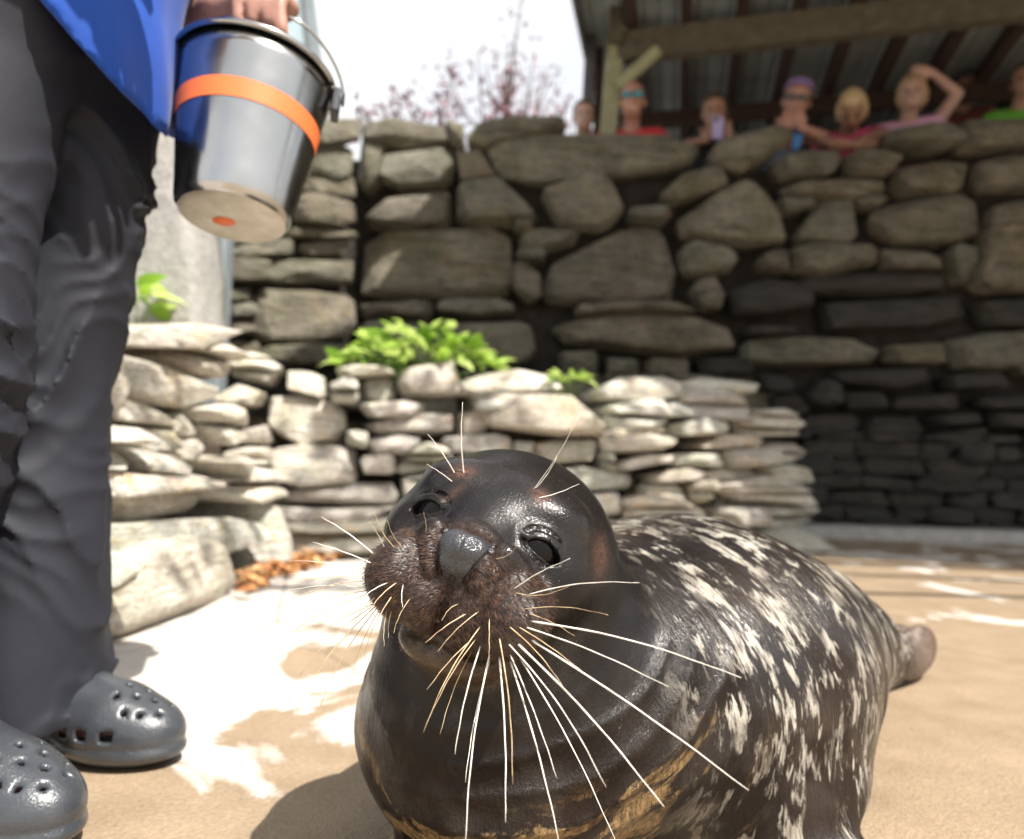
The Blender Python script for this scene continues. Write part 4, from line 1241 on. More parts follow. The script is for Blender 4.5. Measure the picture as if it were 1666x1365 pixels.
# whiskers: root pixel, tip pixel, sideways bow, thickness, tone
WH = [((862, 968), (1040, 948), -.05, 1.0, 0), ((855, 992), (990, 1001), -.06, .6, 1), ((866, 1012), (1206, 1103), -.04, 1.5, 0), ((858, 1022), (1088, 1118), -.03, 1.2, 0), ((866, 1043), (1218, 1286), -.02, 1.7, 0),
 ((830, 1022), (918, 1120), -.05, .9, 1), ((846, 1022), (957, 1101), -.03, .9, 1), ((844, 1050), (1080, 1313), -.03, 1.7, 0), ((846, 1072), (1003, 1372), -.03, 1.4, 0), ((828, 1050), (986, 1281), -.05, 1.2, 0), ((830, 1076), (912, 1380), -.02, 1.5, 0),
 ((812, 1040), (834, 1276), -.03, 1.1, 1), ((812, 1070), (822, 1338), -.02, 1.5, 0), ((830, 1066), (906, 1266), -.02, 1.1, 0), ((797, 1066), (757, 1378), .03, 1.4, 0), ((796, 1080), (757, 1273), .03, 1.2, 0), ((782, 1052), (740, 1227), .03, 1.2, 0),
 ((781, 1022), (689, 1192), .05, .9, 1), ((765, 1044), (695, 1122), .04, .8, 1), ((768, 1060), (716, 1194), .04, .9, 1), ((756, 1001), (692, 1046), .04, .9, 1), ((778, 997), (712, 1060), .05, .7, 1), ((746, 985), (719, 1010), .12, .6, 1), ((796, 1008), (796, 1072), 0, .7, 1),
 ((838, 958), (928, 909), -.04, .9, 0), ((838, 962), (925, 954), .09, .6, 1), ((806, 907), (843, 887), .1, .6, 1), ((862, 1000), (935, 1035), -.05, .7, 1), ((775, 1040), (700, 1165), .04, .7, 1),
 ((592, 947), (452, 988), .08, .7, 1), ((590, 960), (462, 962), .06, .6, 0), ((588, 967), (436, 1019), .07, .7, 1), ((588, 983), (433, 1068), .08, .7, 1), ((589, 993), (466, 1071), .05, .7, 1), ((591, 999), (487, 1099), .06, .8, 1), ((595, 1003), (482, 1157), .06, 1.0, 1), ((598, 1007), (521, 1149), .05, .9, 1), ((598, 1016), (566, 1124), .05, .7, 1), ((604, 1018), (589, 1090), .05, .6, 1),
 ((630, 950), (582, 981), .07, .8, 0), ((610, 974), (561, 1045), .07, .8, 1), ((645, 950), (596, 1002), .07, .9, 1), ((638, 972), (606, 1038), .06, .8, 1), ((638, 995), (632, 1038), .05, .6, 1), ((630, 995), (625, 1052), .04, .6, 1), ((657, 952), (655, 988), .05, .8, 0), ((668, 975), (640, 1030), .06, .6, 1),
 ((606, 901), (523, 841), .04, 1.2, 0), ((602, 916), (508, 882), .03, 1.1, 0), ((592, 925), (478, 912), .03, .7, 0), ((594, 934), (470, 934), .04, .7, 0), ((590, 940), (460, 952), .05, .6, 1),
 ((692, 866), (689, 834), .05, .7, 1), ((624, 890), (600, 848), .04, .7, 0), ((643, 890), (608, 830), -.06, .8, 1), ((656, 890), (630, 846), -.06, .6, 1),
 ((755, 768), (753, 654), -.03, 1.2, 0), ((738, 768), (696, 706), .03, 1.0, 0), ((734, 783), (694, 755), .03, .8, 0), ((871, 793), (906, 744), .05, 1.0, 0), ((878, 809), (942, 787), .04, .9, 0), ((868, 795), (944, 672), .03, .5, 0)]
N = NT('whisker_white'); M_wh0 = N.done(N.ramp(N.noise(N.coord('Object'), 90, 2), [(0.3, (0.62, 0.56, 0.46)), (0.6, (0.82, 0.79, 0.72))]), 0.35)
N = NT('whisker_amber'); M_wh1 = N.done(N.ramp(N.noise(N.coord('Object'), 90, 2), [(0.3, (0.36, 0.22, 0.10)), (0.6, (0.60, 0.46, 0.28))]), 0.35)
rg = random.Random(21)
for i, (a, b, bow, th, tone) in enumerate(WH):
    d = ray(*a).normalized(); hit = bvh.ray_cast(CAM, d)
    if hit[0] is None:
        hit = bvh.find_nearest(at(a[0], a[1], 0.60)); p0 = hit[0]
    else: p0 = hit[0]
    dist = (p0 - CAM).length
    L = math.hypot(b[0] - a[0], b[1] - a[1])
    y1 = p0.y - 0.012 - 0.00016 * L
    if a[1] < 830: y1 = p0.y - 0.01
    if a[0] < 620 and a[1] > 900: y1 = p0.y + 0.01 - 0.0001 * L
    p1 = at(b[0], b[1], y1)
    ax = (p1 - p0); side = ax.cross(-ray(*a)).normalized()
    n = 14; pts, rad = [], []; r0 = 0.00052 * th
    st = p0 - ax.normalized() * 0.004
    ph = rg.uniform(0, 6)
    for k in range(n + 1):
        t = k / n
        p = st.lerp(p1, t) + side * (bow * ax.length * math.sin(math.pi * t) ** 1.0) + Vector((0, -1, 0)) * (0.03 * ax.length * math.sin(math.pi * t))
        p += side * math.sin(t * 21 + ph) * 0.00025 * t
        pts.append(p); rad.append(max(0.00013, r0 * (1 - 0.72 * t ** 1.3)) * (1 + 0.10 * math.sin(t * 60 + ph)))
    Vw, Fw = tube([p - p0 for p in pts], rad, 6)
    obj('whisker', mesh('whisker', Vw, Fw), M_wh1 if tone else M_wh0, seal, p0)
# short fur on the muzzle: many little tapered blades
N = NT('muzzle_fur'); M_fur = N.done(N.ramp(N.noise(N.coord('Object'), 160, 2), [(0.3, (0.016, 0.009, 0.007)), (0.5, (0.048, 0.025, 0.016)), (0.7, (0.13, 0.072, 0.042))]), 0.38)
nv = np.empty(len(me.vertices) * 3); me.vertices.foreach_get('normal', nv); nv = nv.reshape(-1, 3)
cand = np.nonzero((muz > 0.5) & (nose_m < 0.05) & (q[:, 2] > 0.05) & (q[:, 1] < 0.012))[0]
cand2 = np.nonzero((chin > 0.3) & (q[:, 2] > 0.04))[0]
VF, FF = [], []; rgn = np.random.RandomState(4)
def furs(cands, count, len0, len1, lay):
    pick = cands[rgn.randint(0, len(cands), count)]
    for i in pick:
        p = co[i] + rgn.normal(0, 0.0008, 3); nrm = nv[i]
        q0 = q[i]
        out = np.array((np.sign(q0[0]) * 0.9, -0.55, -0.25)) + rgn.normal(0, 0.35, 3)
        fld = out @ HB; fld = fld - nrm * (fld @ nrm); fld /= (np.linalg.norm(fld) + 1e-6)
        dr = nrm * lay + fld; dr /= np.linalg.norm(dr)
        L = rgn.uniform(len0, len1); sd = np.cross(dr, nrm); sd /= (np.linalg.norm(sd) + 1e-6); w = rgn.uniform(0.00009, 0.00018)
        b0 = p - nrm * 0.0004; m = p + dr * L * 0.55; t = p + dr * L - nrm * L * 0.16
        k = len(VF)
        VF.extend([tuple(b0 - sd * w), tuple(b0 + sd * w), tuple(m + sd * w * 0.8), tuple(m - sd * w * 0.8), tuple(t)])
        FF.extend([(k, k + 1, k + 2, k + 3), (k + 3, k + 2, k + 4)])
furs(cand, 11000, 0.003, 0.0075, 0.45)
furs(cand2, 1500, 0.003, 0.008, 0.4)
fur = obj('muzzle_fur', mesh('muzzle_fur', VF, FF), M_fur, seal); fur['kind'] = 'stuff'
# ------------------------------------------------------------------ people
def skin_mat(name, col):
    N = NT(name); c = N.coord('Object')
    cc = N.ramp(N.noise(c, 25, 4), [(0.3, tuple(x * 0.85 for x in col)), (0.7, tuple(min(1, x * 1.1) for x in col))])
    return N.done(cc, 0.5, N.bump(N.noise(c, 300, 3), 0.15, 0.001), Subsurface_Weight=0.08, Subsurface_Radius=(0.01, 0.004, 0.002))
def cloth_mat(name, col, rough=0.8, weave=900, dark=0.8, sheen=0.12):
    N = NT(name); c = N.coord('Object')
    w = N.n('TexWave'); N.l(c, w.inputs[0]); w.inputs['Scale'].default_value = weave / 6; w.inputs['Distortion'].default_value = 1.0
    cc = N.ramp(N.noise(c, 12, 4), [(0.3, tuple(x * dark for x in col)), (0.7, tuple(min(1, x * 1.08) for x in col))])
    h = N.math('ADD', N.math('MULTIPLY', w.outputs['Fac'], 0.03), N.noise(N.coord('Object', scale=(1, 1, 0.6)), 28, 4))
    return N.done(cc, rough, N.bump(h, 0.35, 0.003), Sheen_Weight=sheen, Specular_IOR_Level=0.3)
def vn(v): return np.array([v[0], v[1], v[2]], dtype=np.float32)
def head_prims(p, c, B, s):
    q = (p - vn(c)) @ B.T                                   # (right, up, forward)
    d = ell(q, (0, 0.02 * s, -0.008 * s), (0.077 * s, 0.10 * s, 0.094 * s))
    d = smin(d, ell(q, (0, -0.055 * s, 0.025 * s), (0.055 * s, 0.062 * s, 0.062 * s)), 0.03 * s)
    d = smin(d, cone(q, (0, 0.005 * s, 0.083 * s), (0, -0.032 * s, 0.103 * s), 0.008 * s, 0.014 * s), 0.012 * s)
    aq = q.copy(); aq[:, 0] = np.abs(aq[:, 0])
    d = smax(d, -ell(aq, (0.031 * s, 0.004 * s, 0.098 * s), (0.018 * s, 0.011 * s, 0.014 * s)), 0.012 * s)
    d = smin(d, ell(aq, (0.079 * s, -0.012 * s, -0.012 * s), (0.010 * s, 0.032 * s, 0.020 * s)), 0.006 * s)
    d = smax(d, -cone(aq, (0, -0.067 * s, 0.092 * s), (0.02 * s, -0.066 * s, 0.085 * s), 0.004 * s, 0.003 * s), 0.006 * s)
    return d
def hand_prims(p, w, dr, nrm, s, curl=0.5):
    w = Vector(w); dr = Vector(dr).normalized(); nrm = Vector(nrm); nrm = (nrm - dr * nrm.dot(dr)).normalized(); sd = dr.cross(nrm)
    B = np.array([list(dr), list(sd), list(nrm)], dtype=np.float32)
    d = ell(p, vn(w + dr * 0.045 * s), (0.052 * s, 0.042 * s, 0.016 * s), B)
    for k, L in enumerate((0.066, 0.076, 0.072, 0.056)):
        o = (k - 1.5) * 0.021 * s
        a = w + dr * 0.082 * s + sd * o; b = a + (dr + nrm * curl * -0.5) * L * 0.5 * s; c = b + (dr * (1 - curl) - nrm * curl) * L * 0.5 * s
        d = smin(d, chain(p, [vn(a), vn(b), vn(c)], [0.0098 * s, 0.009 * s, 0.0078 * s]), 0.006 * s)
    a = w + dr * 0.025 * s - sd * 0.03 * s; b = a + (dr * 0.6 - sd * 0.8) * 0.035 * s; c = b + (dr * 0.9 - sd * 0.3 - nrm * curl * 0.5) * 0.032 * s
    return smin(d, chain(p, [vn(a), vn(b), vn(c)], [0.013 * s, 0.011 * s, 0.009 * s]), 0.008 * s)
def big_mesh(name, V, F):
    return mesh(name, V, F)
M_lens = NT('dark_lens').done((0.01, 0.012, 0.015), 0.1)
M_lens_t = NT('teal_lens').done((0.02, 0.16, 0.18), 0.12, Metallic=0.5)
def spectator(label, head, fwd, s, floor, skin, hairc, shirt, hair='short', up=(0, 0, 1), arms=None, sleeves=0.55, glasses=None, lean=(0, 0.16), band=None, cap=None, group=None, straps=False):
    H = Vector(head); f = Vector(fwd).normalized(); u = Vector(up); u = (u - f * u.dot(f)).normalized(); r = u.cross(f)
    B = np.array([list(r), list(u), list(f)], dtype=np.float32)
    hz = Vector((f.x, f.y, 0)).normalized(); rt = Vector((0, 0, 1)).cross(hz)
    nb = H - u * 0.155 * s + Vector((lean[0], lean[1], 0)) * 0.4; nb -= f * 0.02 * s
    ch = nb + Vector((lean[0] * .5, lean[1] * .5, -0.19 * s)); pv = ch + Vector((lean[0], lean[1], -0.33 * s))
    sh_ = [nb + rt * k * 0.165 * s + Vector((0, 0, -0.055 * s)) for k in (-1, 1)]
    A = arms or {}
    el_ = [Vector(A.get(('eL', 'eR')[i], sh_[i] + rt * (0.05 * (-1, 1)[i] * s) + hz * 0.05 * s + Vector((0, 0, -0.27 * s)))) for i in (0, 1)]
    wr_ = [Vector(A.get(('wL', 'wR')[i], el_[i] + hz * 0.12 * s + Vector((0, 0, -0.2 * s)))) for i in (0, 1)]
    hd_ = [Vector(A.get(('hL', 'hR')[i], (wr_[i] - el_[i]))) for i in (0, 1)]
    hips = [pv + rt * k * 0.085 * s for k in (-1, 1)]
    feet = [Vector((h.x, h.y, floor + 0.04)) for h in hips]
    hB = np.array([list(rt), list(hz), [0, 0, 1]], dtype=np.float32)
    def torso(p, g=0.0):
        d = ell(p, vn(ch), (0.155 * s + g, 0.105 * s + g, 0.21 * s + g), hB)
        d = smin(d, cone(p, vn(sh_[0]), vn(sh_[1]), 0.055 * s + g, 0.055 * s + g), 0.06 * s)
        d = smin(d, cone(p, vn(ch - Vector((0, 0, 0.1 * s))), vn(pv), 0.115 * s + g, 0.13 * s + g), 0.06 * s)
        return d
    def skin_f(p):
        p = p.astype(np.float32); d = torso(p)
        d = smin(d, cone(p, vn(nb - Vector((0, 0, 0.02 * s))), vn(H - u * 0.05 * s), 0.058 * s, 0.05 * s), 0.03 * s)
        d = smin(d, head_prims(p, H, B, s), 0.02 * s)
        for i in (0, 1):
            a_ = chain(p, [vn(sh_[i]), vn(el_[i]), vn(wr_[i])], [0.050 * s, 0.038 * s, 0.026 * s])
            d = smin(d, a_, 0.02 * s)
            d = smin(d, hand_prims(p, wr_[i], hd_[i], f if i else f, s, 0.45), 0.012 * s)
            d = smin(d, chain(p, [vn(hips[i]), vn((hips[i] + feet[i]) / 2 + hz * 0.02), vn(feet[i])], [0.085 * s, 0.058 * s, 0.04 * s]), 0.03 * s)
            d = smin(d, cone(p, vn(feet[i]), vn(feet[i] + hz * 0.16 * s + Vector((0, 0, -0.01))), 0.04, 0.035), 0.02 * s)
        return d
    allp = np.array([list(x) for x in [H, pv, *sh_, *el_, *wr_, *hips, *feet, *[w + h.normalized() * 0.19 * s for w, h in zip(wr_, hd_)], H + u * 0.13 * s]])
    lo, hi = allp.min(0) - 0.15 * s - 0.02, allp.max(0) + 0.15 * s + 0.02; lo[2] = floor - 0.01
    V, F = polygonise(skin_f, lo, hi, 0.0125)
    base = Vector((pv.x, pv.y, floor))
    t = obj('person', mesh('person', offs(V, base), F), skin, None, base); tag(t, label, 'person', group)
    zh = pv.z - 0.06 * s
    def shirt_f(p):
        p = p.astype(np.float32); d = torso(p, 0.013)
        if sleeves > 0:
            for i in (0, 1): d = smin(d, cone(p, vn(sh_[i]), vn(sh_[i].lerp(el_[i], sleeves)), 0.062 * s, 0.056 * s), 0.02)
        d = smax(d, zh - p[:, 2], 0.01)
        if straps:
            lat = np.abs((p - vn(nb)) @ vn(rt)); d = smax(d, np.minimum(p[:, 2] - (ch.z + 0.05 * s), np.maximum(0.07 * s - lat, lat - 0.105 * s) * 1.0 + 0.0 * lat), 0.004)
        return smax(d, -(np.sqrt(((p - vn(nb + Vector((0, 0, 0.03 * s)))) ** 2).sum(1)) - 0.085 * s), 0.008)
    V, F = polygonise(shirt_f, lo, hi, 0.013); obj('shirt', mesh('shirt', offs(V, base), F), shirt, t)
    def short_f(p):
        p = p.astype(np.float32); d = cone(p, vn(pv), vn(pv - Vector((0, 0, 0.06 * s))), 0.145 * s, 0.14 * s)
        for i in (0, 1): d = smin(d, cone(p, vn(hips[i]), vn((hips[i] + feet[i]) / 2), 0.105 * s, 0.085 * s), 0.03)
        return d
    lo2 = np.array(lo); hi2 = np.array(hi); hi2[2] = pv.z + 0.2 * s
    V, F = polygonise(short_f, lo2, hi2, 0.02); obj('trousers', mesh('trousers', offs(V, base), F), M_navy, t)
    if hair != 'bald':
        def hair_f(p):
            q_ = (p.astype(np.float32) - vn(H)) @ B.T
            d = ell(q_, (0, 0.03 * s, -0.016 * s), (0.088 * s, 0.106 * s, 0.102 * s))
            if hair == 'long': d = smin(d, ell(q_, (0, -0.045 * s, -0.045 * s), (0.092 * s, 0.13 * s, 0.065 * s)), 0.03 * s)
            if hair == 'bob': d = smin(d, ell(q_, (0, -0.02 * s, -0.015 * s), (0.100 * s, 0.10 * s, 0.082 * s)), 0.03 * s)
            d = d + 0.0025 * np.sin(q_[:, 0] * 240 + 3 * np.sin(q_[:, 1] * 60)) 
            face = np.maximum(q_[:, 1] - 0.062 * s + 0.15 * np.abs(q_[:, 0]), 0.035 * s - q_[:, 2])
            return smax(d, -np.maximum(0.03 * s - q_[:, 2] + 0.0, q_[:, 1] - 0.066 * s) * -1.0 if False else -smax(0.028 * s - q_[:, 2], q_[:, 1] - 0.068 * s, 0.01), 0.01)
        c0 = np.array(H); V, F = polygonise(hair_f, c0 - 0.21 * s, c0 + 0.21 * s, 0.009)
        if len(V): obj('hair', mesh('hair', offs(V, base), F), hairc, t)
    for k in (-1, 1):
        e = H + r * 0.031 * s * k + u * 0.004 * s + f * 0.082 * s
        obj('eye', EYEM, None, t, e - base)
    if glasses is not None:
        g = empty('sunglasses', (0, 0, 0)); g.parent = t
        for k in (-1, 1):
            e = H + r * 0.034 * s * k + u * 0.006 * s + f * 0.097 * s
            me_ = box(e.x - base.x, e.y - base.y, e.z - base.z, 0.055 * s, 0.036 * s, 0.008, Matrix((r, u, f)).transposed(), 0.003); obj('lens', me_, glasses, g)
            a, b = e + r * 0.026 * s * k - base, H + r * 0.080 * s * k + u * 0.008 * s - f * 0.01 * s - base
            obj('temple', bar(a, b, 0.005, 0.008), M_lens, g)
        a, b = H - r * 0.01 * s + u * 0.010 * s + f * 0.102 * s - base, H + r * 0.01 * s + u * 0.010 * s + f * 0.102 * s - base
        obj('bridge', bar(a, b, 0.006, 0.006), M_lens, g)
    if band is not None or cap is not None:
        def cap_f(p):
            q_ = (p.astype(np.float32) - vn(H)) @ B.T
            d = ell(q_, (0, 0.032 * s, -0.012 * s), (0.095 * s, 0.114 * s, 0.110 * s))
            d = smax(d, 0.062 * s - q_[:, 1] - 0.25 * q_[:, 2] * (-1 if band is not None else 0), 0.006)
            if band is not None: d = smax(d, q_[:, 1] - 0.13 * s, 0.006)
            else: d = smin(d, ell(q_, (0, 0.064 * s, 0.115 * s), (0.07 * s, 0.012 * s, 0.07 * s)), 0.01)
            return d
        c0 = np.array(H); V, F = polygonise(cap_f, c0 - 0.24 * s, c0 + 0.24 * s, 0.009)
        obj('headband' if band is not None else 'cap', mesh('cap', offs(V, base), F), band or cap, t)
    return t
EYEM = uvsphere(0.011, 10, 8); EYEM.materials.append(NT('person_eye').done((0.05, 0.03, 0.02), 0.2))
SK_pale = skin_mat('skin_pale', (0.40, 0.25, 0.20)); SK_pink = skin_mat('skin_pink', (0.38, 0.20, 0.15)); SK_tan = skin_mat('skin_tan', (0.27, 0.15, 0.10))
HR_brown = mat_plain('brown_hair', (0.06, 0.035, 0.02), 0.5, 0.3, 60, 0.5); HR_blond = mat_plain('blond_hair', (0.42, 0.31, 0.17), 0.5, 0.3, 60, 0.5); HR_sand = mat_plain('sandy_hair', (0.30, 0.20, 0.11), 0.5, 0.3, 60, 0.5)
M_navy = cloth_mat('navy_cloth', (0.02, 0.025, 0.05)); M_red = cloth_mat('red_cloth', (0.48, 0.025, 0.03)); M_black = cloth_mat('black_cloth', (0.015, 0.015, 0.018))
M_magenta = cloth_mat('magenta_cloth', (0.52, 0.05, 0.16)); M_pink = cloth_mat('pink_cloth', (0.60, 0.33, 0.48)); M_green = cloth_mat('green_cloth', (0.10, 0.34, 0.03)); M_maroon = cloth_mat('maroon_cloth', (0.10, 0.022, 0.02))
M_lilac = cloth_mat('lilac_cloth', (0.20, 0.13, 0.30)); M_slate = cloth_mat('slate_blue_cloth', (0.16, 0.22, 0.33)); M_white_c = cloth_mat('white_cloth', (0.6, 0.58, 0.6))
YS = 4.98
GR = 'spectators leaning over the stone wall'
def cam_dir(p, dz=-0.15): v = CAM - Vector(p); v.z = 0; v.normalize(); v.z = dz; return v
h1 = at(950, 190, 5.1); spectator('pale-faced child peering over the wall beside the grey shed corner board', h1, cam_dir(h1, -0.1), 0.95, 1.2, SK_pale, HR_brown, M_white_c, group=GR)
h2 = at(1029, 164, YS); spectator('bald person in red shirt and teal sunglasses beside the shed post', h2, cam_dir(h2, -0.12), 1.1, 1.2, SK_pink, HR_brown, M_red, hair='bald', glasses=M_lens_t, group=GR)
h3 = at(1162, 182, YS); ph = at(1168, 208, 4.9)
spectator('person with dark hair holding up a purple phone above the wall', h3, cam_dir(h3, -0.2), 1.0, 1.2, SK_tan, HR_brown, M_black, arms=dict(
    eL=at(1120, 235, 5.05), wL=at(1150, 228, 4.95), hL=(0.3, -0.2, 1), eR=at(1215, 232, 5.05), wR=at(1186, 226, 4.95), hR=(-0.3, -0.2, 1)), group=GR)
h4 = at(1296, 163, 4.98)
spectator('person in sunglasses and lilac headband resting chin on hands over the wall', h4, cam_dir(h4, -0.32), 1.12, 1.2, SK_pink, HR_brown, M_slate, up=(0.22, 0, 1), hair='short', glasses=M_lens, band=M_lilac, sleeves=0, straps=True, lean=(-0.12, 0.16), arms=dict(
    eL=at(1228, 222, 4.98), wL=at(1278, 212, 4.9), hL=(0.2, -0.1, 1), eR=at(1338, 222, 4.96), wR=at(1303, 208, 4.9), hR=(-0.25, -0.1, 1)), group=GR)
h5 = at(1386, 178, 4.98)
spectator('blond child in magenta shirt with head bowed over crossed arms', h5, cam_dir(h5, -1.5), 1.05, 1.95, SK_tan, HR_blond, M_magenta, hair='bob', sleeves=0.45, arms=dict(
    eL=at(1338, 228, 4.95), wL=at(1392, 239, 4.8), hL=(1, -0.2, 0), eR=at(1436, 216, 4.95), wR=at(1382, 236, 4.78), hR=(-1, -0.2, -0.1)), group=GR)
h6 = at(1484, 152, 5.0)
spectator('child in pale pink top with one arm raised over the head', h6, cam_dir(h6, -0.2), 1.02, 1.95, SK_pale, HR_sand, M_pink, hair='bob', sleeves=0, arms=dict(
    eR=at(1558, 152, 4.97), wR=at(1516, 118, 4.96), hR=(-1, 0, 0.15)), group=GR)
h7 = at(1668, 132, 5.0); spectator('person in bright green shirt standing past the raised-arm child', h7, cam_dir(h7, -0.1), 1.0, 1.2, SK_tan, HR_brown, M_green, group=GR)
h8 = at(1572, 142, 5.6); spectator('person in navy cap and maroon shirt in deep shade under the shed', h8, cam_dir(h8, -0.1), 0.98, 1.2, SK_tan, HR_brown, M_maroon, cap=M_navy, group=GR)
N = NT('purple_phone'); M_phone = N.done((0.42, 0.36, 0.62), 0.35)
N = NT('blue_phone'); M_phone_b = N.done((0.06, 0.22, 0.55), 0.35)
M_glass = NT('phone_camera').done((0.01, 0.01, 0.012), 0.08)
def phone(c, m, label, rz=0.0, w=0.078, h=0.155):
    t = empty('phone', c); t.rotation_euler = (0.1, rz, 0.25); tag(t, label, 'phone')
    obj('case', box(0, 0, 0, w, 0.011, h, bev=0.004), m, t)
    obj('camera_bump', box(-w * 0.22, -0.0065, h * 0.33, w * 0.36, 0.004, w * 0.36, bev=0.0015), M_glass, t)
    obj('screen', box(0, 0.0062, 0, w * 0.9, 0.001, h * 0.93), M_glass, t)
phone(ph, M_phone, 'phone in a pale purple case held up above the wall')
phone(at(1297, 229, 4.93), M_phone_b, 'blue phone hanging below the hands of the person in sunglasses', 0.2, 0.06, 0.12)

# ------------------------------------------------------------------ keeper with the pail
M_trouser = cloth_mat('grey_trouser', (0.0150, 0.0158, 0.022), 0.7, 1600, 0.85, 0.0)
M_blue = cloth_mat('royal_blue_cloth', (0.006, 0.058, 0.34), 0.75, 1400, 0.85)
HN_, KN_, AN_ = Vector((-0.668, 0.885, 0.90)), Vector((-0.655, 0.845, 0.48)), Vector((-0.69, 0.805, 0.115))
HF_, KF_, AF_ = Vector((-0.612, 1.035, 0.90)), Vector((-0.632, 1.005, 0.48)), Vector((-0.648, 0.985, 0.105))
SHr, SHl = Vector((-0.555, 0.775, 1.40)), Vector((-0.555, 1.145, 1.40))
ELl, WRl = Vector((-0.615, 1.19, 1.085)), Vector((-0.455, 1.075, 1.065))
ELr, WRr = Vector((-0.63, 0.69, 1.13)), Vector((-0.44, 0.74, 1.23))
HDk = Vector((-0.50, 0.955, 1.62)); kf = Vector((1, -0.12, -0.35)).normalized(); ku = (Vector((0, 0, 1)) - kf * kf.z).normalized(); kr = ku.cross(kf)
KB = np.array([list(kr), list(ku), list(kf)], dtype=np.float32)
T1 = gnd(288, 1246); D1 = (T1 - gnd(20, 1216)); D1.normalize()
T2 = gnd(108, 1392); D2 = Vector((0.93, -0.33, 0)).normalized()
def keeper_torso(p, g=0.0):
    d = ell(p, (-0.575, 0.96, 1.25), (0.12 + g, 0.185 + g, 0.24 + g))
    d = smin(d, ell(p, (-0.635, 0.955, 0.97), (0.075 + g, 0.115 + g, 0.12 + g)), 0.05)
    d = smin(d, cone(p, SHr, SHl, 0.06 + g, 0.06 + g), 0.06)
    return d
FG = [(-0.408, 0.0), (-0.388, 0.004), (-0.367, 0.002), (-0.347, -0.012)]
def keeper_skin(p):
    p = p.astype(np.float32); d = keeper_torso(p)
    d = smin(d, cone(p, (-0.54, 0.955, 1.42), (-0.51, 0.955, 1.56), 0.06, 0.055), 0.03)
    d = smin(d, head_prims(p, HDk, KB, 1.0), 0.02)
    d = smin(d, chain(p, [SHl, ELl, WRl], [0.052, 0.042, 0.029]), 0.02)
    d = smin(d, chain(p, [SHr, ELr, WRr], [0.052, 0.042, 0.029]), 0.02)
    d = smin(d, hand_prims(p, WRr, (1, 0.1, 0.2), (0, 0, 1), 1.0, 0.6), 0.012)
    # hand on the bail: palm above the wire, four fingers curled round it, thumb behind
    d = smin(d, cone(p, WRl, (-0.405, 1.055, 1.062), 0.029, 0.026), 0.01)
    d = smin(d, ell(p, (-0.378, 1.052, 1.060), (0.048, 0.030, 0.021)), 0.012)
    for x, dz in FG:
        d = smin(d, chain(p, [(x, 1.034, 1.066), (x + 0.001, 1.013, 1.044), (x + 0.004, 1.012, 1.014 + dz), (x + 0.006, 1.034, 0.998 + dz)], [0.0105, 0.0102, 0.0095, 0.0082]), 0.003)
    d = smin(d, chain(p, [(-0.395, 1.075, 1.055), (-0.372, 1.078, 1.030), (-0.352, 1.066, 1.012)], [0.014, 0.012, 0.0095]), 0.006)
    for h, k, a, T, D in ((HN_, KN_, AN_, T2, D2), (HF_, KF_, AF_, T1, D1)):
        d = smin(d, chain(p, [h, k, a], [0.062, 0.052, 0.038]), 0.03)
        d = smin(d, chain(p, [a, T - D * 0.10 + Vector((0, 0, 0.045)), T - D * 0.05 + Vector((0, 0, 0.035))], [0.04, 0.034, 0.024]), 0.02)
        d = smin(d, cone(p, a - Vector((0, 0, 0.04)), T - D * 0.25 + Vector((0, 0, 0.045)), 0.035, 0.026), 0.02)
    return d
kbase = Vector((-0.6, 0.95, 0))
V, F = polygonise(keeper_skin, (-0.95, 0.55, 0.0), (-0.25, 1.35, 1.80), 0.0075)
keeper = obj('person', mesh('person', offs(V, kbase), F), SK_pink, None, kbase)
tag(keeper, 'person in grey trousers, blue shirt and grey clogs holding a steel pail', 'person')
def folds(p):
    x, y, z = p[:, 0], p[:, 1], p[:, 2]
    def crease(ph): return 1 - np.abs(np.sin(ph)) ** 0.7         # narrow ridges
    w1 = 1.6 * np.sin(y * 19 + z * 7) + 0.8 * np.sin(x * 37 - z * 15)
    w2 = np.sin(y * 31 - z * 23) + np.sin(x * 45 + z * 31)
    g1 = np.clip(0.15 + 0.9 * np.sin(z * 11 + y * 17 + 1.0), 0, 1); g2 = np.clip(0.1 + 0.9 * np.sin(z * 9 - x * 23 + 2.0), 0, 1); g3 = np.clip(0.1 + 0.9 * np.sin(z * 14 + x * 19 - y * 11), 0, 1)
    a = crease(z * 30 + x * 52 - y * 20 + w1) * g1
    b = crease(z * 24 - x * 46 + y * 26 + 1.3 * w1 + 1) * g2
    f = crease(z * 62 + x * 40 + y * 25 + 1.5 * w2) * g3 + crease(z * 55 - x * 58 - y * 20 + 1.4 * w2 + 2) * g2
    c = np.sin(x * 30 + y * 24 + z * 6 + 1.2 * np.sin(z * 9))
    knee = np.exp(-((z - 0.44) / 0.15) ** 2) + 0.8 * np.exp(-((z - 0.78) / 0.10) ** 2) + 0.7 * np.exp(-((z - 0.10) / 0.09) ** 2)
    return -0.0105 * a * (0.4 + knee) - 0.0095 * b * (0.4 + knee) - 0.0055 * f * (0.4 + knee) + 0.003 * c + 0.004
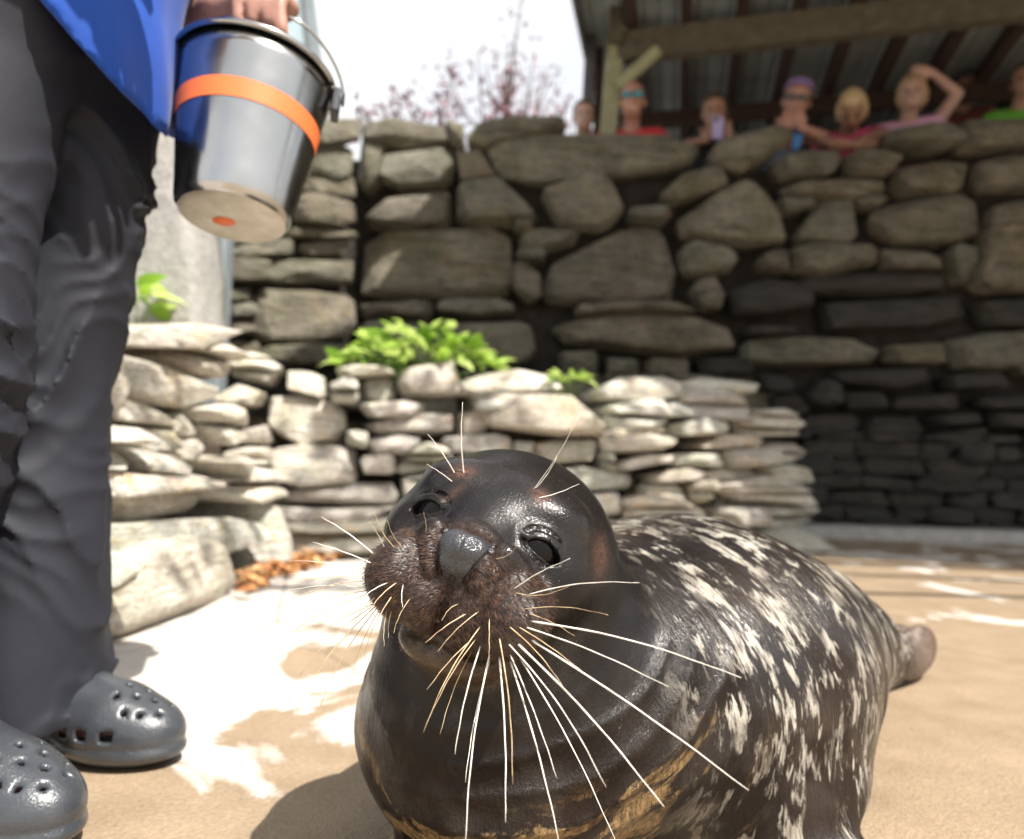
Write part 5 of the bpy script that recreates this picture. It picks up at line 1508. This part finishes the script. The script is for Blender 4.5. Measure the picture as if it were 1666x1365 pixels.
def trouser_f(p):
    p = p.astype(np.float32)
    d = ell(p, (-0.645, 0.955, 0.95), (0.105, 0.16, 0.12))
    l1 = chain(p, [HN_, KN_, AN_ - Vector((0, 0, 0.03))], [0.096, 0.080, 0.082])
    l2 = chain(p, [HF_, KF_, AF_ - Vector((-0.022, 0, 0.06))], [0.090, 0.074, 0.096])
    d = smin(d, smin(l1, l2, 0.012), 0.03)
    d = d + folds(p)
    d = np.maximum(d, 0.026 + 0.30 * (p[:, 0] + 0.63) - p[:, 2])
    inner = np.minimum(chain(p, [KN_, AN_ - Vector((0, 0, 0.1))], [0.07, 0.07]), chain(p, [KF_, AF_ - Vector((0, 0, 0.1))], [0.068, 0.074]))
    d = np.maximum(d, -np.maximum(inner, p[:, 2] - 0.16))
    return d
V, F = polygonise(trouser_f, (-0.80, 0.68, 0.03), (-0.42, 1.19, 1.08), 0.0046)
obj('trousers', mesh('trousers', offs(relax(V, F, 1), kbase), F), M_trouser, keeper)
hp1, hp2 = at(84, 0, 0.95), at(236, 186, 0.97)
hd_ = Vector((hp2.x - hp1.x, 0, hp2.z - hp1.z)).normalized(); hn_ = Vector((-hd_.z, 0, hd_.x))
if hn_.x < 0: hn_ = -hn_
def shirt_k(p):
    p = p.astype(np.float32)
    d = ell(p, (-0.575, 0.96, 1.25), (0.134, 0.20, 0.26))
    d = smin(d, ell(p, (-0.596, 0.965, 0.93), (0.116, 0.152, 0.26)), 0.06)
    d = smin(d, cone(p, SHr, SHl, 0.074, 0.074), 0.05)
    d = smin(d, cone(p, SHl, SHl.lerp(ELl, 0.6), 0.068, 0.066), 0.02); d = smin(d, cone(p, SHr, SHr.lerp(ELr, 0.6), 0.068, 0.066), 0.02)
    d = d + 0.0035 * np.sin(p[:, 1] * 70 + 2 * np.sin(p[:, 2] * 14)) * np.clip((1.15 - p[:, 2]) / 0.3, 0, 1)
    d = np.maximum(d, -((p - vn(hp1)) @ vn(hn_)))
    d = smax(d, -(np.sqrt(((p - vn((-0.53, 0.955, 1.50))) ** 2).sum(1)) - 0.075), 0.01)
    return d
V, F = polygonise(shirt_k, (-0.85, 0.55, 0.72), (-0.36, 1.38, 1.56), 0.0078)
obj('shirt', mesh('shirt', offs(V, kbase), F), M_blue, keeper)
def khair(p):
    q_ = (p.astype(np.float32) - vn(HDk)) @ KB.T
    d = ell(q_, (0, 0.03, -0.016), (0.088, 0.106, 0.102)); d = smin(d, ell(q_, (0, -0.03, -0.09), (0.05, 0.05, 0.05)), 0.03)
    return smax(d, -smax(0.028 - q_[:, 2], q_[:, 1] - 0.068, 0.01), 0.01)
V, F = polygonise(khair, np.array(HDk) - 0.2, np.array(HDk) + 0.2, 0.01); obj('hair', mesh('hair', offs(V, kbase), F), HR_brown, keeper)
# clogs
N = NT('grey_clog_foam'); cc = N.coord('Object')
M_clog = N.done(N.ramp(N.noise(cc, 20, 4), [(0.3, (0.030, 0.034, 0.040)), (0.7, (0.048, 0.053, 0.060))]), 0.30, N.bump(N.math('ADD', N.noise(cc, 350, 3), N.math('MULTIPLY', N.rng(N.vor(cc, 330), 0, 0.3, 1, 0), N.rng(N.noise(cc, 18, 3), 0.5, 0.62))), 0.45, 0.0015), Coat_Weight=0.35, Coat_Roughness=0.15)
M_rivet = NT('pale_rivet').done((0.35, 0.38, 0.38), 0.35)
def clog(T, D):
    D = Vector((D.x, D.y, 0)).normalized(); Sd = Vector((-D.y, D.x, 0)); O = T - D * 0.283
    B = np.array([list(D), list(Sd), [0, 0, 1]], dtype=np.float32)
    hol = [(0.262, y) for y in (-0.013, 0.013)] + [(0.246, y) for y in (-0.026, 0, 0.026)] + [(0.228, y) for y in (-0.034, -0.012, 0.012, 0.034)] + [(0.209, y) for y in (-0.024, 0, 0.024)]
    def f(p):
        q_ = (p.astype(np.float32) - vn(O)) @ B.T; aq = q_.copy(); aq[:, 1] = np.abs(aq[:, 1])
        sole = smin(ell(q_, (0.200, 0.002, 0.022), (0.088, 0.054, 0.024)), ell(q_, (0.075, 0, 0.022), (0.080, 0.040, 0.026)), 0.03)
        up = smin(ell(q_, (0.203, 0.002, 0.040), (0.083, 0.053, 0.046)), cone(q_, (0.185, 0, 0.055), (0.118, 0, 0.078), 0.044, 0.042), 0.03)
        heel = ell(q_, (0.062, 0, 0.045), (0.064, 0.042, 0.042))
        up = smin(up, heel, 0.02)
        inn = smin(ell(q_, (0.198, 0.002, 0.042), (0.074, 0.046, 0.038)), cone(q_, (0.18, 0, 0.055), (0.10, 0, 0.080), 0.038, 0.037), 0.03)
        inn = smin(inn, ell(q_, (0.064, 0, 0.055), (0.056, 0.034, 0.042)), 0.02)
        up = smax(up, -inn, 0.003)
        up = smax(up, -cone(q_, (0.048, 0, 0.105), (0.080, 0, 0.155), 0.046, 0.050), 0.008)
        for hx, hy in hol:
            up = np.maximum(up, -np.maximum(np.sqrt((q_[:, 0] - hx) ** 2 + (q_[:, 1] - hy) ** 2) - 0.0037, 0.045 - q_[:, 2]))
        for vx in (0.150, 0.182, 0.216):
            up = np.maximum(up, -(np.maximum(np.maximum(np.abs(q_[:, 0] - vx) - 0.0075, np.abs(q_[:, 2] - 0.046) - 0.0062), 0.02 - aq[:, 1])))
        d = smin(sole, up, 0.006)
        rib = np.sqrt((q_[:, 2] - 0.030) ** 2)                       # welt line round the sole
        d = d + 0.0016 * np.exp(-(rib / 0.0022) ** 2)
        return smax(d, 0.001 - q_[:, 2], 0.004)
    c = [O, T]; lo = np.minimum(np.array(c[0]), np.array(c[1])) - 0.075; hi = np.maximum(np.array(c[0]), np.array(c[1])) + 0.075; lo[2] = -0.01; hi[2] = 0.135
    V, F = polygonise(f, lo, hi, 0.0034)
    t = obj('clog', mesh('clog', offs(V, kbase), F), M_clog, keeper)
    pts = []
    for k in range(15):
        a = math.pi * (k / 14.0); pts.append(O + D * (0.105 - 0.112 * math.sin(a)) + Sd * 0.0475 * math.cos(a) + Vector((0, 0, 0.062 + 0.012 * math.sin(a))) - kbase)
    Vt, Ft = tube(pts, 0.0065, 8); so_ = obj('strap', mesh('strap', Vt, Ft), M_clog, t); so_.scale = (1, 1, 1)
    for k in (-1, 1):
        me_ = uvsphere(0.009, 12, 8); o = obj('rivet', me_, M_rivet, t, O + D * 0.105 + Sd * 0.052 * k + Vector((0, 0, 0.062)) - kbase)
clog(T1, D1); clog(T2, D2)

# ------------------------------------------------------------------ steel pail
N = NT('brushed_steel'); cc = N.coord('Object', scale=(1, 1, 0.03))
M_steel = N.done(N.ramp(N.noise(N.coord('Object'), 5, 4), [(0.3, (0.40, 0.40, 0.39)), (0.7, (0.50, 0.50, 0.49))]), N.rng(N.noise(N.coord('Object'), 12, 4), 0.3, 0.7, 0.14, 0.26), N.bump(N.noise(cc, 140, 3), 0.12, 0.0008), Metallic=1.0)
N = NT('stain_and_reflection_steel'); M_steel_b = N.done(N.ramp(N.noise(N.coord('Object'), 30, 5), [(0.3, (0.42, 0.37, 0.29)), (0.7, (0.58, 0.54, 0.46))]), 0.45, N.bump(N.noise(N.coord('Object'), 90, 3), 0.2, 0.001), Metallic=0.75)  # beige mixes stains with the lit ground's reflection, put into the colour
M_orange = mat_plain('orange_tape', (0.80, 0.17, 0.045), 0.5, 0.08, 20, 0.1, 0.001)
M_dark_m = mat_plain('dark_lug_metal', (0.05, 0.05, 0.055), 0.4, 0.2, 20, 0.1, 0.001, Metallic=0.8)
Bc = at(378, 356, 1.03); Rc = at(417, 133, 1.075)
pz = (Rc - Bc).normalized(); px_ = (Vector((1, 0, 0)) - pz * pz.x).normalized(); py_ = pz.cross(px_)
PM_ = Matrix((px_, py_, pz)).transposed().to_4x4(); PM_.translation = Bc
Hh = (Rc - Bc).length + 0.004
pail = empty('steel_pail'); pail.matrix_world = PM_
tag(pail, 'stainless steel pail with an orange tape band held by its wire bail', 'pail')
def lathe(prof, n=64):
    V, F = [], []
    for r_, z_ in prof:
        for k in range(n):
            a = 2 * math.pi * k / n; V.append((r_ * math.cos(a), r_ * math.sin(a), z_))
    for j in range(len(prof) - 1):
        for k in range(n):
            k2 = (k + 1) % n; F.append((j * n + k, j * n + k2, (j + 1) * n + k2, (j + 1) * n + k))
    return V, F
r0_, r1_ = 0.0785, 0.111
def rad(z): return r0_ + (r1_ - r0_) * z / Hh
V, F = lathe([(r0_ - 0.006, 0.001), (r0_ - 0.001, 0.006)] + [(rad(z * Hh), z * Hh) for z in np.linspace(0.06, 1, 10)] + [(rad(Hh) - 0.002, Hh), (rad(Hh * 0.9) - 0.002, Hh * 0.9), (rad(Hh * .1) - 0.002, Hh * 0.1), (r0_ - 0.006, 0.006), (0.001, 0.006)])
obj('body', mesh('body', V, F), M_steel, pail)
ringpts = lambda r_, z_, n=64: [(r_ * math.cos(2 * math.pi * k / n), r_ * math.sin(2 * math.pi * k / n), z_) for k in range(n + 1)]
V, F = tube(ringpts(r1_ + 0.003, Hh), 0.0042, 8); obj('rim', mesh('rim', V, F), M_steel, pail)
V, F = lathe([(rad(z) + 0.0012, z) for z in (Hh * 0.555, Hh * 0.61, Hh * 0.675)]); obj('orange_band', mesh('band', V, F), M_orange, pail)
V, F = lathe([(0.0004, -0.0015), (0.03, -0.0015), (0.060, -0.0012), (r0_ - 0.009, 0.0), (r0_ - 0.006, 0.001)]); obj('base', mesh('base', V, F), M_steel_b, pail)
V, F = lathe([(0.0003, -0.0030), (0.014, -0.0030), (0.0145, -0.0018)]); s_ = obj('orange_spot', mesh('spot', V, F), M_orange, pail, (-0.014, 0.006, 0)); s_.scale = (1.1, 0.8, 1)
ba = math.radians(192)                                           # direction of the left lug round the rim
ld = Vector((math.cos(ba), math.sin(ba), 0)); PMi = PM_.inverted()
for k in (1, -1):
    d_ = ld * k; c_ = d_ * (r1_ + 0.007) + Vector((0, 0, Hh - 0.018)); tz = Vector((-d_.y, d_.x, 0))
    lug = obj('lug', box(c_.x, c_.y, c_.z, 0.012, 0.034, 0.042, Matrix((d_, tz, Vector((0, 0, 1)))).transposed(), 0.003), M_dark_m, pail)
    V, F = tube([c_ + d_ * 0.010 + Vector((0, 0, 0.012)) + (tz * math.cos(a) + Vector((0, 0, 1)) * math.sin(a)) * 0.009 for a in np.linspace(0, 2 * math.pi, 17)], 0.0022, 6)
    obj('ring', mesh('ring', V, F), M_dark_m, lug)
top = PMi @ Vector((-0.376, 1.036, 1.036)); la = ld * (r1_ + 0.017) + Vector((0, 0, Hh - 0.008)); lb = -ld * (r1_ + 0.017) + Vector((0, 0, Hh - 0.008))
wd = (PMi.to_3x3() @ Vector((1, 0, 0)))
P_ = []
def bez(a, b, c, d, n=14):
    return [a * (1 - t) ** 3 + b * 3 * t * (1 - t) ** 2 + c * 3 * t * t * (1 - t) + d * t ** 3 for t in np.linspace(0, 1, n)]
zz = Vector((0, 0, 1))
P_ = bez(la, la + zz * 0.06 , top - wd * 0.085, top - wd * 0.02) + bez(top - wd * 0.02, top, top, top + wd * 0.03)[1:] + bez(top + wd * 0.03, top + wd * 0.07, lb + zz * 0.05, lb)[1:]
V, F = tube(P_, 0.0026, 8); obj('bail', mesh('bail', V, F), M_steel, pail)
